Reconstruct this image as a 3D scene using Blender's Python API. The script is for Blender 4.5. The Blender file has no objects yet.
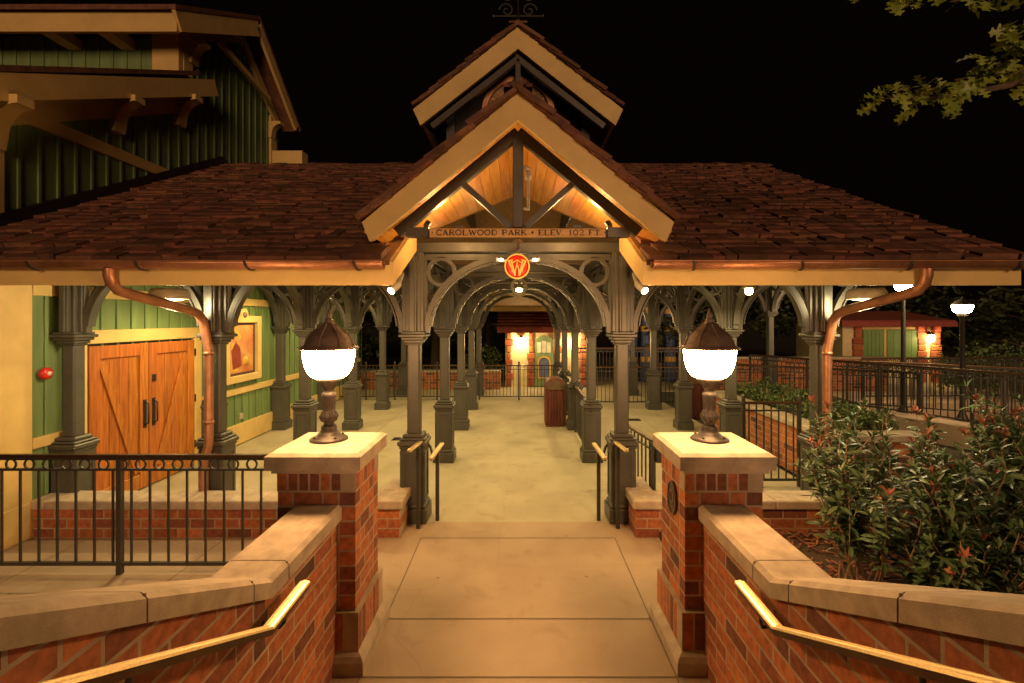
import bpy, bmesh, math, random
from mathutils import Vector, Matrix
R = random.Random(7)
scene = bpy.context.scene
COL = scene.collection
PI = math.pi
F, CX, CY, EYE = 475.0, 518.0, 319.0, 2.4

# ------------------------------------------------------------------ camera
cam_d = bpy.data.cameras.new('camera')
cam = bpy.data.objects.new('camera', cam_d); COL.objects.link(cam)
cam.location = (0, 0, EYE); cam.rotation_euler = (PI/2, 0, 0)
cam_d.sensor_width = 36; cam_d.lens = F/1024*36
cam_d.shift_x = -(CX-512)/1024; cam_d.shift_y = (CY-341.5)/1024
cam_d.clip_start = 0.05; cam_d.clip_end = 600
scene.camera = cam

# ------------------------------------------------------------------ world: night sky
w = bpy.data.worlds.new('World'); scene.world = w; w.use_nodes = True
nt = w.node_tree; bg = nt.nodes['Background']
sky = nt.nodes.new('ShaderNodeTexSky'); sky.sky_type = 'NISHITA'; sky.sun_disc = False
sky.sun_elevation = math.radians(-4); sky.sun_rotation = math.radians(200)
mixw = nt.nodes.new('ShaderNodeMix'); mixw.data_type = 'RGBA'
mixw.inputs[0].default_value = 0.96
mixw.inputs[7].default_value = (0.10, 0.055, 0.03, 1)
nt.links.new(sky.outputs[0], mixw.inputs[6]); nt.links.new(mixw.outputs[2], bg.inputs[0])
bg.inputs[1].default_value = 0.016
sun_d = bpy.data.lights.new('sun', 'SUN'); sun_d.energy = 1.3; sun_d.color = (1.0, 0.55, 0.27); sun_d.angle = math.radians(20)
sun = bpy.data.objects.new('sun', sun_d); COL.objects.link(sun)      # soft, dim spill of the park's other lights from behind the viewer
sun.rotation_euler = Vector((-0.20, 1.0, -0.11)).to_track_quat('-Z', 'Y').to_euler()
vs = scene.view_settings
vs.view_transform = 'Standard'; vs.look = 'None'; vs.exposure = 0.0; vs.gamma = 1.0; vs.use_curve_mapping = False
scene.cycles.use_denoising = True
scene.cycles.max_bounces = 7; scene.cycles.diffuse_bounces = 4; scene.cycles.glossy_bounces = 3
scene.cycles.transmission_bounces = 3; scene.cycles.transparent_max_bounces = 4
scene.cycles.sample_clamp_indirect = 6.0; scene.cycles.caustics_reflective = False; scene.cycles.caustics_refractive = False

# light strengths
WARM = (1.0, 0.52, 0.19)
HALL = (1.0, 0.69, 0.26)
GLOBE_L = 150.0     # pillar lamps
HALL_W = 95.0       # ceiling lamps under the station roof, watts each
GABLE_W = 24.0

# ------------------------------------------------------------------ materials
def mat(name, col, rough=0.6, metal=0.0, var=0.12, scale=6.0, col2=None, bump=0.0, bscale=60.0, stretch=None, island=0.0, spec=0.5, coat=0.0):
    m = bpy.data.materials.new(name); m.use_nodes = True
    t = m.node_tree; b = t.nodes['Principled BSDF']; L = t.links.new
    b.inputs['Roughness'].default_value = rough; b.inputs['Metallic'].default_value = metal
    b.inputs['Specular IOR Level'].default_value = spec
    if coat: b.inputs['Coat Weight'].default_value = coat; b.inputs['Coat Roughness'].default_value = 0.15
    tc = t.nodes.new('ShaderNodeTexCoord'); mp = t.nodes.new('ShaderNodeMapping'); L(tc.outputs['Object'], mp.inputs[0])
    if stretch: mp.inputs['Scale'].default_value = stretch
    n = t.nodes.new('ShaderNodeTexNoise'); n.inputs['Scale'].default_value = scale; n.inputs['Detail'].default_value = 6; n.inputs['Roughness'].default_value = 0.62
    L(mp.outputs[0], n.inputs['Vector'])
    mx = t.nodes.new('ShaderNodeMix'); mx.data_type = 'RGBA'
    c2 = col2 if col2 else tuple(c*(1-var*2.2) for c in col)
    c1 = col if col2 else tuple(min(1, c*(1+var)) for c in col)
    mx.inputs[6].default_value = (*c1, 1); mx.inputs[7].default_value = (*c2, 1)
    rp = t.nodes.new('ShaderNodeMapRange'); rp.inputs[1].default_value = 0.32; rp.inputs[2].default_value = 0.68
    L(n.outputs['Fac'], rp.inputs[0]); L(rp.outputs[0], mx.inputs[0])
    out = mx.outputs[2]
    if island > 0:
        g = t.nodes.new('ShaderNodeNewGeometry'); h = t.nodes.new('ShaderNodeHueSaturation')
        mr = t.nodes.new('ShaderNodeMapRange'); mr.inputs[3].default_value = 1-island; mr.inputs[4].default_value = 1+island*0.6
        L(g.outputs['Random Per Island'], mr.inputs[0]); L(mr.outputs[0], h.inputs['Value']); L(out, h.inputs['Color'])
        mr2 = t.nodes.new('ShaderNodeMapRange'); mr2.inputs[3].default_value = 0.49; mr2.inputs[4].default_value = 0.515
        mm = t.nodes.new('ShaderNodeMath'); mm.operation = 'FRACT'; m3 = t.nodes.new('ShaderNodeMath'); m3.operation = 'MULTIPLY'; m3.inputs[1].default_value = 37.7
        L(g.outputs['Random Per Island'], m3.inputs[0]); L(m3.outputs[0], mm.inputs[0]); L(mm.outputs[0], mr2.inputs[0]); L(mr2.outputs[0], h.inputs['Hue'])
        out = h.outputs[0]
    L(out, b.inputs['Base Color'])
    rr = t.nodes.new('ShaderNodeMapRange'); rr.inputs[3].default_value = max(0.05, rough-0.1); rr.inputs[4].default_value = min(1, rough+0.12)
    L(n.outputs['Fac'], rr.inputs[0]); L(rr.outputs[0], b.inputs['Roughness'])
    if bump:
        n2 = t.nodes.new('ShaderNodeTexNoise'); n2.inputs['Scale'].default_value = bscale; n2.inputs['Detail'].default_value = 5
        L(mp.outputs[0], n2.inputs['Vector'])
        bp = t.nodes.new('ShaderNodeBump'); bp.inputs['Strength'].default_value = bump; bp.inputs['Distance'].default_value = 0.01
        L(n2.outputs['Fac'], bp.inputs['Height']); L(bp.outputs[0], b.inputs['Normal'])
    return m

def emit(name, col, s):
    m = bpy.data.materials.new(name); m.use_nodes = True
    t = m.node_tree; b = t.nodes['Principled BSDF']
    b.inputs['Base Color'].default_value = (0.8, 0.8, 0.78, 1); b.inputs['Roughness'].default_value = 0.4
    b.inputs['Emission Color'].default_value = (*col, 1); b.inputs['Emission Strength'].default_value = s
    return m

def brickmat(name='brick', stops=None):
    m = bpy.data.materials.new(name); m.use_nodes = True
    t = m.node_tree; b = t.nodes['Principled BSDF']; L = t.links.new
    g = t.nodes.new('ShaderNodeNewGeometry'); cr = t.nodes.new('ShaderNodeValToRGB'); cr.color_ramp.interpolation = 'CONSTANT'
    st = stops or [(0, (.34, .105, .045)), (.18, (.40, .130, .052)), (.38, (.26, .080, .040)), (.56, (.45, .140, .052)), (.76, (.19, .064, .036)), (.86, (.52, .175, .062)), (.955, (.11, .044, .030))]
    e = cr.color_ramp.elements
    e[0].position = 0; e[0].color = (*st[0][1], 1); e[1].position = st[1][0]; e[1].color = (*st[1][1], 1)
    for p, c in st[2:]:
        k = e.new(p); k.color = (*c, 1)
    L(g.outputs['Random Per Island'], cr.inputs[0])
    tc = t.nodes.new('ShaderNodeTexCoord'); n = t.nodes.new('ShaderNodeTexNoise'); n.inputs['Scale'].default_value = 22; n.inputs['Detail'].default_value = 7
    L(tc.outputs['Object'], n.inputs['Vector'])
    mx = t.nodes.new('ShaderNodeMix'); mx.data_type = 'RGBA'; mx.blend_type = 'MULTIPLY'; mx.inputs[0].default_value = 1
    mr = t.nodes.new('ShaderNodeMapRange'); mr.inputs[1].default_value = .3; mr.inputs[2].default_value = .7; mr.inputs[3].default_value = .62; mr.inputs[4].default_value = 1.15
    L(n.outputs['Fac'], mr.inputs[0]); L(cr.outputs[0], mx.inputs[6]); L(mr.outputs[0], mx.inputs[7]); L(mx.outputs[2], b.inputs['Base Color'])
    b.inputs['Roughness'].default_value = .8
    n2 = t.nodes.new('ShaderNodeTexNoise'); n2.inputs['Scale'].default_value = 110; n2.inputs['Detail'].default_value = 6; L(tc.outputs['Object'], n2.inputs['Vector'])
    bp = t.nodes.new('ShaderNodeBump'); bp.inputs['Strength'].default_value = .5; bp.inputs['Distance'].default_value = .006
    L(n2.outputs['Fac'], bp.inputs['Height']); L(bp.outputs[0], b.inputs['Normal'])
    return m

def leafmat(name, c1, c2, rough=0.38, trans=0.25):
    m = bpy.data.materials.new(name); m.use_nodes = True
    t = m.node_tree; b = t.nodes['Principled BSDF']; L = t.links.new
    g = t.nodes.new('ShaderNodeNewGeometry'); mx = t.nodes.new('ShaderNodeMix'); mx.data_type = 'RGBA'
    mx.inputs[6].default_value = (*c1, 1); mx.inputs[7].default_value = (*c2, 1)
    L(g.outputs['Random Per Island'], mx.inputs[0]); L(mx.outputs[2], b.inputs['Base Color'])
    b.inputs['Roughness'].default_value = rough
    return m

M = {}
M['brick'] = brickmat()
M['mortar'] = mat('mortar', (.40, .32, .23), .9, bump=.4, bscale=140)
M['stone'] = mat('cast_stone', (.44, .36, .275), .75, var=.14, scale=7, bump=.25, bscale=160)
def concretemat(name, col):
    m = mat(name, col, .72, var=.055, scale=1.3, bump=.22, bscale=210)
    t = m.node_tree; L = t.links.new; b = t.nodes['Principled BSDF']; src = b.inputs['Base Color'].links[0].from_socket
    tc = t.nodes.new('ShaderNodeTexCoord')
    def layer(src, fac, colr, blend, amt):
        mx = t.nodes.new('ShaderNodeMix'); mx.data_type = 'RGBA'; mx.blend_type = blend
        ml = t.nodes.new('ShaderNodeMath'); ml.operation = 'MULTIPLY'; ml.inputs[1].default_value = amt
        L(fac, ml.inputs[0]); L(ml.outputs[0], mx.inputs[0]); L(src, mx.inputs[6]); mx.inputs[7].default_value = (*colr, 1); return mx.outputs[2]
    def rng(sock, a, b_):
        r_ = t.nodes.new('ShaderNodeMapRange'); r_.inputs[1].default_value = a; r_.inputs[2].default_value = b_; L(sock, r_.inputs[0]); return r_.outputs[0]
    def noise(sc, det=4, dist=0):
        n = t.nodes.new('ShaderNodeTexNoise'); n.inputs['Scale'].default_value = sc; n.inputs['Detail'].default_value = det; n.inputs['Distortion'].default_value = dist; L(tc.outputs['Object'], n.inputs['Vector']); return n.outputs['Fac']
    src = layer(src, rng(noise(260, 2), .52, .72), (.12, .09, .06), 'MIX', .30)          # grit
    src = layer(src, rng(noise(3.2, 8, .8), .56, .74), (.16, .115, .07), 'MIX', .32)     # traffic stains
    v = t.nodes.new('ShaderNodeTexVoronoi'); v.inputs['Scale'].default_value = 2.1; L(tc.outputs['Object'], v.inputs['Vector'])
    src = layer(src, rng(v.outputs['Distance'], .045, .02), (.07, .05, .035), 'MIX', .55) # gum spots
    ve = t.nodes.new('ShaderNodeTexVoronoi'); ve.feature = 'DISTANCE_TO_EDGE'; ve.inputs['Scale'].default_value = .42
    dm = t.nodes.new('ShaderNodeMix'); dm.data_type = 'RGBA'; dm.inputs[0].default_value = .12; L(tc.outputs['Object'], dm.inputs[6])
    nn = t.nodes.new('ShaderNodeTexNoise'); nn.inputs['Scale'].default_value = 3; nn.inputs['Detail'].default_value = 6; L(tc.outputs['Object'], nn.inputs['Vector']); L(nn.outputs['Color'], dm.inputs[7]); L(dm.outputs[2], ve.inputs['Vector'])
    src = layer(src, rng(ve.outputs['Distance'], .0022, .0006), (.08, .055, .035), 'MIX', .16) # hairline cracks
    L(src, b.inputs['Base Color']); return m
M['concrete'] = concretemat('concrete_warm', (.385, .29, .205))
M['hall_floor'] = concretemat('concrete_hall', (.41, .365, .26))
M['joint'] = mat('joint_line', (.17, .125, .085), .9)
M['iron'] = mat('column_paint', (.068, .068, .060), .42, var=.10, scale=5, bump=.06, bscale=40)
M['lampiron'] = mat('cast_iron', (.20, .14, .115), .5, metal=.3, var=.15, scale=14, bump=.2, bscale=90)  # base lightened: lens glare on the lamp hoods is put into the colour
M['lampiron2'] = mat('cast_iron_pedestal', (.050, .042, .040), .45, metal=.3, var=.2, scale=14, bump=.2, bscale=90)
M['fence'] = mat('fence_paint', (.035, .033, .030), .4, var=.1)
M['brass'] = mat('brass', (.86, .67, .37), .42, metal=.85, var=.12, scale=30, stretch=(8, 1, 8))
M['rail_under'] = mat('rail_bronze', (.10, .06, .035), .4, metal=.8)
M['copper'] = mat('copper', (.46, .22, .125), .42, metal=.55, scale=5, col2=(.24, .115, .07), bump=.05)
M['cream'] = mat('cream_trim', (.64, .47, .19), .55, var=.06, scale=3, bump=.04)
M['green'] = mat('green_board', (.16, .25, .105), .6, var=.12, scale=3, stretch=(2, 2, .3), bump=.12, bscale=30)
M['door'] = mat('door_wood', (.56, .20, .032), .45, scale=7, col2=(.27, .085, .014), stretch=(4, 4, .35), bump=.15, bscale=22, island=.14)
M['plank'] = mat('ceiling_plank', (.62, .29, .06), .42, scale=5, col2=(.40, .16, .03), stretch=(4, .35, 4), island=.12)
M['shingle'] = mat('shingle', (.22, .085, .052), .78, scale=7, col2=(.095, .042, .028), island=.5, bump=.3, bscale=40)
M['deck'] = mat('roof_deck', (.30, .17, .07), .7, var=.12, stretch=(4, .4, 4))
M['truss'] = mat('truss_paint', (.040, .034, .028), .45, var=.1)
M['sign'] = mat('sign_wood', (.52, .30, .10), .5, var=.1, stretch=(.5, 4, 6))
M['letter'] = mat('letter_dark', (.02, .018, .02), .5)
M['red'] = mat('red_enamel', (.55, .025, .015), .3, var=.04)
M['gold'] = mat('gold_paint', (.78, .52, .16), .35, var=.05)
M['black'] = mat('black_metal', (.015, .015, .015), .4)
M['white'] = mat('white_paint', (.75, .72, .66), .5)
M['mulch'] = mat('mulch_chips', (.27, .10, .05), .9, island=.5, bump=.3)
M['soil'] = mat('soil', (.06, .035, .022), .95, scale=14, bump=.5, bscale=40)
M['ground'] = mat('dark_ground', (.055, .05, .03), .95, scale=.8, bump=.3)
M['leaf'] = leafmat('photinia_leaf', (.018, .045, .016), (.11, .17, .075), .42)
M['redleaf'] = leafmat('photinia_new_leaf', (.26, .07, .045), (.38, .15, .085), .42)
M['stem'] = mat('stem', (.30, .19, .11), .7)
M['hedge'] = leafmat('hedge_leaf', (.045, .085, .022), (.11, .15, .045), .5)
M['oak'] = leafmat('oak_leaf', (.17, .24, .03), (.28, .35, .06), .5)
M['bark'] = mat('bark', (.12, .08, .05), .9, bump=.6, bscale=25)
M['treeleaf'] = leafmat('tree_leaf', (.025, .04, .015), (.06, .075, .025), .7)
M['globe'] = emit('lamp_globe', WARM, GLOBE_L)
M['bulb'] = emit('lamp_bulb', HALL, 60.0)
M['drumglass'] = emit('drum_diffuser', HALL, 2.5)
M['tube'] = emit('lamp_lens', (1, .8, .5), 25.0)
M['redroof'] = mat('red_tiles', (.26, .06, .04), .75, island=.35, bump=.2)
M['redtrim'] = mat('red_trim', (.26, .04, .025), .55)
M['plaster'] = mat('cream_plaster', (.66, .56, .33), .8, var=.08, bump=.2, bscale=40)
M['quoin'] = mat('quoin_stone', (.42, .12, .05), .8, island=.3, bump=.3)
M['boothgreen'] = mat('booth_door_green', (.20, .30, .16), .5)
M['boothblue'] = mat('booth_panel_blue', (.12, .16, .34), .5)
M['bluepole'] = mat('blue_pole', (.05, .09, .26), .45)
M['yellow'] = mat('yellow_band', (.75, .45, .07), .5)
M['shutter'] = mat('shutter_green', (.14, .27, .08), .55, var=.06)
M['binwood'] = mat('red_stained_wood', (.17, .042, .028), .5, scale=6, col2=(.06, .018, .012), stretch=(5, 5, .4), island=.2)
M['poster'] = mat('poster_print', (.62, .36, .12), .25, scale=3, col2=(.45, .12, .05))
M['posterdark'] = mat('poster_ground', (.10, .06, .06), .2)
M['glass_dim'] = mat('poster_glaze', (.05, .05, .05), .1)
M['clock'] = mat('medallion_face', (.38, .27, .15), .6)
M['shade'] = mat('lamp_shade', (.40, .38, .32), .5)
M['pane'] = mat('pale_pane', (.72, .72, .62), .2)

# ------------------------------------------------------------------ mesh builder
class MB:
    def __init__(s): s.v = []; s.f = []; s.mi = []; s.smooth = []
    def add(s, verts, faces, mi=0, smooth=False):
        o = len(s.v); s.v += [tuple(p) for p in verts]
        for f in faces:
            s.f.append([o+i for i in f]); s.mi.append(mi); s.smooth.append(smooth)
    def box(s, x0, x1, y0, y1, z0, z1, mi=0, c=0.0, M4=None):
        if x0 > x1: x0, x1 = x1, x0
        if y0 > y1: y0, y1 = y1, y0
        if z0 > z1: z0, z1 = z1, z0
        c = min(c, (x1-x0)*.4, (y1-y0)*.4, (z1-z0)*.4)
        if c <= 0:
            vs_ = [Vector((x, y, z)) for x in (x0, x1) for y in (y0, y1) for z in (z0, z1)]
            fs = [(0,1,3,2),(4,6,7,5),(0,4,5,1),(2,3,7,6),(0,2,6,4),(1,5,7,3)]
        else:
            vs_ = []; idx = {}
            X = (x0, x1); Y = (y0, y1); Z = (z0, z1)
            for i in (0,1):
                for j in (0,1):
                    for k in (0,1):
                        sx, sy, sz = (1 if i == 0 else -1), (1 if j == 0 else -1), (1 if k == 0 else -1)
                        for a in range(3):
                            p = [X[i], Y[j], Z[k]]
                            if a != 0: p[0] += sx*c
                            if a != 1: p[1] += sy*c
                            if a != 2: p[2] += sz*c
                            idx[(i,j,k,a)] = len(vs_); vs_.append(Vector(p))
            fs = []
            for i in (0,1): fs.append([idx[(i,0,0,0)], idx[(i,1,0,0)], idx[(i,1,1,0)], idx[(i,0,1,0)]])
            for j in (0,1): fs.append([idx[(0,j,0,1)], idx[(1,j,0,1)], idx[(1,j,1,1)], idx[(0,j,1,1)]])
            for k in (0,1): fs.append([idx[(0,0,k,2)], idx[(1,0,k,2)], idx[(1,1,k,2)], idx[(0,1,k,2)]])
            for j in (0,1):
                for k in (0,1): fs.append([idx[(0,j,k,1)], idx[(1,j,k,1)], idx[(1,j,k,2)], idx[(0,j,k,2)]])
            for i in (0,1):
                for k in (0,1): fs.append([idx[(i,0,k,0)], idx[(i,1,k,0)], idx[(i,1,k,2)], idx[(i,0,k,2)]])
            for i in (0,1):
                for j in (0,1): fs.append([idx[(i,j,0,0)], idx[(i,j,1,0)], idx[(i,j,1,1)], idx[(i,j,0,1)]])
            for i in (0,1):
                for j in (0,1):
                    for k in (0,1): fs.append([idx[(i,j,k,0)], idx[(i,j,k,1)], idx[(i,j,k,2)]])
        if M4 is not None: vs_ = [M4 @ p for p in vs_]
        s.add(vs_, fs, mi)
    def beam(s, p, q, wd, ht, mi=0, c=0.0, up=(0,0,1)):
        p = Vector(p); q = Vector(q); d = q-p; L = d.length; d.normalize()
        u = Vector(up)
        if abs(d.dot(u)) > .99: u = Vector((0,1,0))
        sd = d.cross(u).normalized(); u = sd.cross(d).normalized()
        m4 = Matrix.Translation(p) @ Matrix((( sd.x, d.x, u.x, 0), (sd.y, d.y, u.y, 0), (sd.z, d.z, u.z, 0), (0,0,0,1)))
        s.box(-wd/2, wd/2, 0, L, -ht/2, ht/2, mi, c, m4)
    def tube(s, pts, r, n=8, mi=0, cap=True, smooth=True):
        pts = [Vector(p) for p in pts]; rs = r if isinstance(r, (list, tuple)) else [r]*len(pts)
        rings = []; prev = None
        for i, p in enumerate(pts):
            t = (pts[min(i+1, len(pts)-1)] - pts[max(i-1, 0)])
            if t.length < 1e-9: t = Vector((0,0,1))
            t.normalize()
            if prev is None:
                a = t.cross(Vector((0,0,1)))
                if a.length < .05: a = t.cross(Vector((0,1,0)))
            else: a = prev - t*prev.dot(t)
            a.normalize(); prev = a; b = t.cross(a)
            rings.append([p + (a*math.cos(2*PI*k/n)+b*math.sin(2*PI*k/n))*rs[i] for k in range(n)])
        vs_ = [v for rg in rings for v in rg]; fs = []
        for i in range(len(rings)-1):
            for k in range(n): fs.append((i*n+k, i*n+(k+1)%n, (i+1)*n+(k+1)%n, (i+1)*n+k))
        s.add(vs_, fs, mi, smooth)
        if cap:
            s.add(rings[0], [list(range(n))], mi); s.add(rings[-1], [list(range(n))], mi)
    def lathe(s, prof, cx=0, cy=0, cz=0, n=28, mi=0, smooth=True, axis='z'):
        vs_ = []; fs = []
        for (r, z) in prof:
            for k in range(n):
                a = 2*PI*k/n; x, y = max(r, 1e-4)*math.cos(a), max(r, 1e-4)*math.sin(a)
                if axis == 'z': vs_.append((cx+x, cy+y, cz+z))
                elif axis == 'y': vs_.append((cx+x, cy+z, cz+y))
                else: vs_.append((cx+z, cy+x, cz+y))
        for i in range(len(prof)-1):
            for k in range(n): fs.append((i*n+k, i*n+(k+1)%n, (i+1)*n+(k+1)%n, (i+1)*n+k))
        s.add(vs_, fs, mi, smooth)
    def prism(s, poly, off, mi=0):
        off = Vector(off); n = len(poly); a = [Vector(p) for p in poly]; b = [p+off for p in a]
        fs = [list(range(n)), list(range(n, 2*n))] + [(i, (i+1)%n, n+(i+1)%n, n+i) for i in range(n)]
        s.add(a+b, fs, mi)
    def band(s, pts, wd, nrm, dp, mi=0, closed=False):
        """ribbon bar along planar pts: wd in plane, dp along nrm"""
        pts = [Vector(p) for p in pts]; nrm = Vector(nrm).normalized(); N = len(pts); secs = []
        for i, p in enumerate(pts):
            if closed: t = pts[(i+1)%N]-pts[(i-1)%N]
            else: t = pts[min(i+1, N-1)]-pts[max(i-1, 0)]
            t.normalize(); sd = nrm.cross(t).normalized()
            secs.append([p+sd*wd/2-nrm*dp/2, p+sd*wd/2+nrm*dp/2, p-sd*wd/2+nrm*dp/2, p-sd*wd/2-nrm*dp/2])
        vs_ = [v for q in secs for v in q]; fs = []
        m = N if closed else N-1
        for i in range(m):
            j = (i+1) % N
            for k in range(4): fs.append((i*4+k, i*4+(k+1)%4, j*4+(k+1)%4, j*4+k))
        if not closed: fs += [(0,1,2,3), tuple((N-1)*4+k for k in range(4))]
        s.add(vs_, fs, mi)
    def ring(s, c, r, wd, nrm, dp, n=20, mi=0):
        c = Vector(c); nrm = Vector(nrm).normalized()
        a = nrm.cross(Vector((0,0,1)))
        if a.length < .05: a = Vector((1,0,0))
        a.normalize(); b = nrm.cross(a)
        s.band([c+(a*math.cos(2*PI*k/n)+b*math.sin(2*PI*k/n))*r for k in range(n)], wd, nrm, dp, mi, True)
    def build(s, name, mats, parent=None, cut=None, recalc=True):
        if not isinstance(mats, (list, tuple)): mats = [mats]
        me = bpy.data.meshes.new(name)
        off = Vector((0,0,0)); q = parent
        while q is not None: off += Vector(q.location); q = q.parent
        me.from_pydata([tuple(Vector(p)-off) for p in s.v], [], s.f)
        for m in mats: me.materials.append(m)
        me.polygons.foreach_set('material_index', s.mi); me.polygons.foreach_set('use_smooth', s.smooth)
        bm = bmesh.new(); bm.from_mesh(me)
        if cut:
            for (co, no) in cut:
                bmesh.ops.bisect_plane(bm, geom=bm.verts[:]+bm.edges[:]+bm.faces[:], plane_co=Vector(co)-off, plane_no=no, clear_outer=True)
        if recalc: bmesh.ops.recalc_face_normals(bm, faces=bm.faces[:])
        bm.to_mesh(me); bm.free(); me.update()
        o = bpy.data.objects.new(name, me); COL.objects.link(o)
        if parent is not None: o.parent = parent
        return o

def tag(o, label=None, cat=None, group=None, kind=None):
    if label: o['label'] = label
    if cat: o['category'] = cat
    if group: o['group'] = group
    if kind: o['kind'] = kind
    return o
def thing(name, loc, label, cat, group=None):
    o = bpy.data.objects.new(name, None); COL.objects.link(o); o.location = loc; o.empty_display_size = .1
    return tag(o, label, cat, group, 'thing')
def copy_tree(o, parent=None):
    c = o.copy(); COL.objects.link(c); c.parent = parent
    if parent is not None: c.matrix_parent_inverse = o.matrix_parent_inverse.copy()
    for ch in list(o.children): copy_tree(ch, c)
    return c
def lamp(name, loc, W, col, parent=None, radius=.06, spot=None, rot=None):
    ld = bpy.data.lights.new(name, 'SPOT' if spot else 'POINT'); ld.energy = W; ld.color = col; ld.shadow_soft_size = radius
    if spot: ld.spot_size = spot; ld.spot_blend = .6
    o = bpy.data.objects.new(name, ld); COL.objects.link(o)
    off = Vector((0,0,0)); q = parent
    while q is not None: off += Vector(q.location); q = q.parent
    o.location = Vector(loc)-off
    if rot: o.rotation_euler = rot
    if parent is not None: o.parent = parent
    return o

# brick work ---------------------------------------------------------------
def brickwall(mb, x0, x1, y0, y1, z0, z1, axis, L=.27, H=.098, J=.012, rnd=R):
    """bricks as single units through the wall's thickness, mortar core set back 6 mm; slot 0 brick, slot 1 mortar"""
    e = .0012
    mb.box(x0+e, x1-e, y0+e, y1-e, z0, z1, 1)
    n = max(1, round((z1-z0)/H)); h = (z1-z0)/n
    a0, a1 = (x0, x1) if axis == 'x' else (y0, y1)
    for k in range(n):
        za, zb = z0+k*h+J/2, z0+(k+1)*h-J/2
        p = a0 - (L/2 if k % 2 else 0) - rnd.uniform(0, .01)
        while p < a1-.01:
            q = min(p+L-J, a1); pp = max(p, a0)
            if q-pp > .025:
                d = rnd.uniform(0, .0009)
                if axis == 'x': mb.box(pp, q, y0+d, y1-d, za, zb, 0, .002)
                else: mb.box(x0+d, x1-d, pp, q, za, zb, 0, .002)
            p += L
def brickpost(mb, x0, x1, y0, y1, z0, z1, H=.098, J=.012, rnd=R):
    e = .0012; mb.box(x0+e, x1-e, y0+e, y1-e, z0, z1, 1)
    n = max(1, round((z1-z0)/H)); h = (z1-z0)/n; T = .11
    for k in range(n):
        za, zb = z0+k*h+J/2, z0+(k+1)*h-J/2
        def run(a, b, horiz, at):
            m = 2; Ln = (b-a)/m; sh = 0 if k % 2 else Ln*.0
            cuts = [a, a+Ln*(.5 if k % 2 else 1.0)] + ([a+Ln*1.5] if k % 2 else []) + [b]
            for i in range(len(cuts)-1):
                p, q = cuts[i]+(J/2 if i else 0), cuts[i+1]-(J/2 if i < len(cuts)-2 else 0)
                d = rnd.uniform(0, .0009)
                if horiz: mb.box(p, q, at[0]+d, at[1]-d, za, zb, 0, .002)
                else: mb.box(at[0]+d, at[1]-d, p, q, za, zb, 0, .002)
        run(x0, x1-T-J, True, (y0, y0+T)); run(y0, y1-T-J, False, (x1-T, x1))
        run(x0+T+J, x1, True, (y1-T, y1)); run(y0+T+J, y1, False, (x0, x0+T))
def soldier(mb, x0, x1, y0, y1, z0, z1, W=.078, J=.012, rnd=R):
    e = .0012; mb.box(x0+e, x1-e, y0+e, y1-e, z0, z1, 1); T = .1
    def run(a, b, fn):
        m = max(1, round((b-a)/W)); s_ = (b-a)/m
        for i in range(m): fn(a+i*s_+J/2, a+(i+1)*s_-J/2)
    d = .001
    run(x0, x1-T, lambda p, q: mb.box(p, q, y0, y0+T, z0+J/2, z1-J/2, 0, .002))
    run(x0+T, x1, lambda p, q: mb.box(p, q, y1-T, y1, z0+J/2, z1-J/2, 0, .002))
    run(y0, y1-T, lambda p, q: mb.box(x1-T, x1, p, q, z0+J/2, z1-J/2, 0, .002))
    run(y0+T, y1, lambda p, q: mb.box(x0, x0+T, p, q, z0+J/2, z1-J/2, 0, .002))
BM = [M['brick'], M['mortar']]

# ------------------------------------------------------------------ ground, floors, stairs
g = MB(); g.add([(-250,-60,-.05),(250,-60,-.05),(250,300,-.05),(-250,300,-.05)], [(0,1,2,3)])
tag(g.build('ground', M['ground']), kind='structure')
FR = 5.62
def grooves(mb, xs, ys, x0, x1, y0, y1, z, wd=.008):
    for x in xs: mb.add([(x-wd/2,y0,z),(x+wd/2,y0,z),(x+wd/2,y1,z),(x-wd/2,y1,z)], [(0,1,2,3)], 1)
    for y in ys: mb.add([(x0,y-wd/2,z+.001),(x1,y-wd/2,z+.001),(x1,y+wd/2,z+.001),(x0,y+wd/2,z+.001)], [(0,1,2,3)], 1)
p = MB(); p.box(-9, 1.66, 1.5, FR, -.2, 0); p.box(1.66, 8, 5.2, FR, -.2, 0)
grooves(p, [-1.06, 1.06], [3.18, 3.80, 5.20], -1.06, 1.06, 3.0, 5.2, .004)
grooves(p, [-1.75, -3.2, -4.7, -6.2], [4.15], -9, -1.75, 1.6, 5.15, .004)
tag(p.build('landing', [M['concrete'], M['joint']]), kind='structure')
p = MB(); p.box(-5.35, 4.2, FR, 16.0, -.2, 0)
grooves(p, [-3.0, 3.0], [9.2, 12.7], -5.35, 4.2, FR, 16, .003, .006)
tag(p.build('station_floor', [M['hall_floor'], M['joint']]), kind='structure')
p = MB(); p.box(-12, 16, 16.0, 30, -.22, -.03)
tag(p.build('path', M['hall_floor']), kind='structure')
st = MB()
for k in range(1, 10):
    y1 = 2.42-.31*(k-1); st.box(-1.25, 1.25, -1.9, y1, .155*(k-1), .155*k, 0, .006)
tag(st.build('stairs', M['concrete']), kind='structure')
b_ = MB(); b_.box(1.545, 9.5, -.5, 5.19, -.3, .08)
tag(b_.build('planting_bed', M['soil']), kind='structure')
mu = MB()
for i in range(2600):
    x, y = R.uniform(1.6, 6.0), R.uniform(2.4, 5.15)
    m4 = Matrix.Translation((x, y, .09+R.uniform(0, .025))) @ Matrix.Rotation(R.uniform(0, PI), 4, 'Z') @ Matrix.Rotation(R.uniform(-.5, .5), 4, 'X')
    l = R.uniform(.02, .055); mu.box(-l, l, -.009, .009, -.004, .004, 0, 0, m4)
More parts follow.
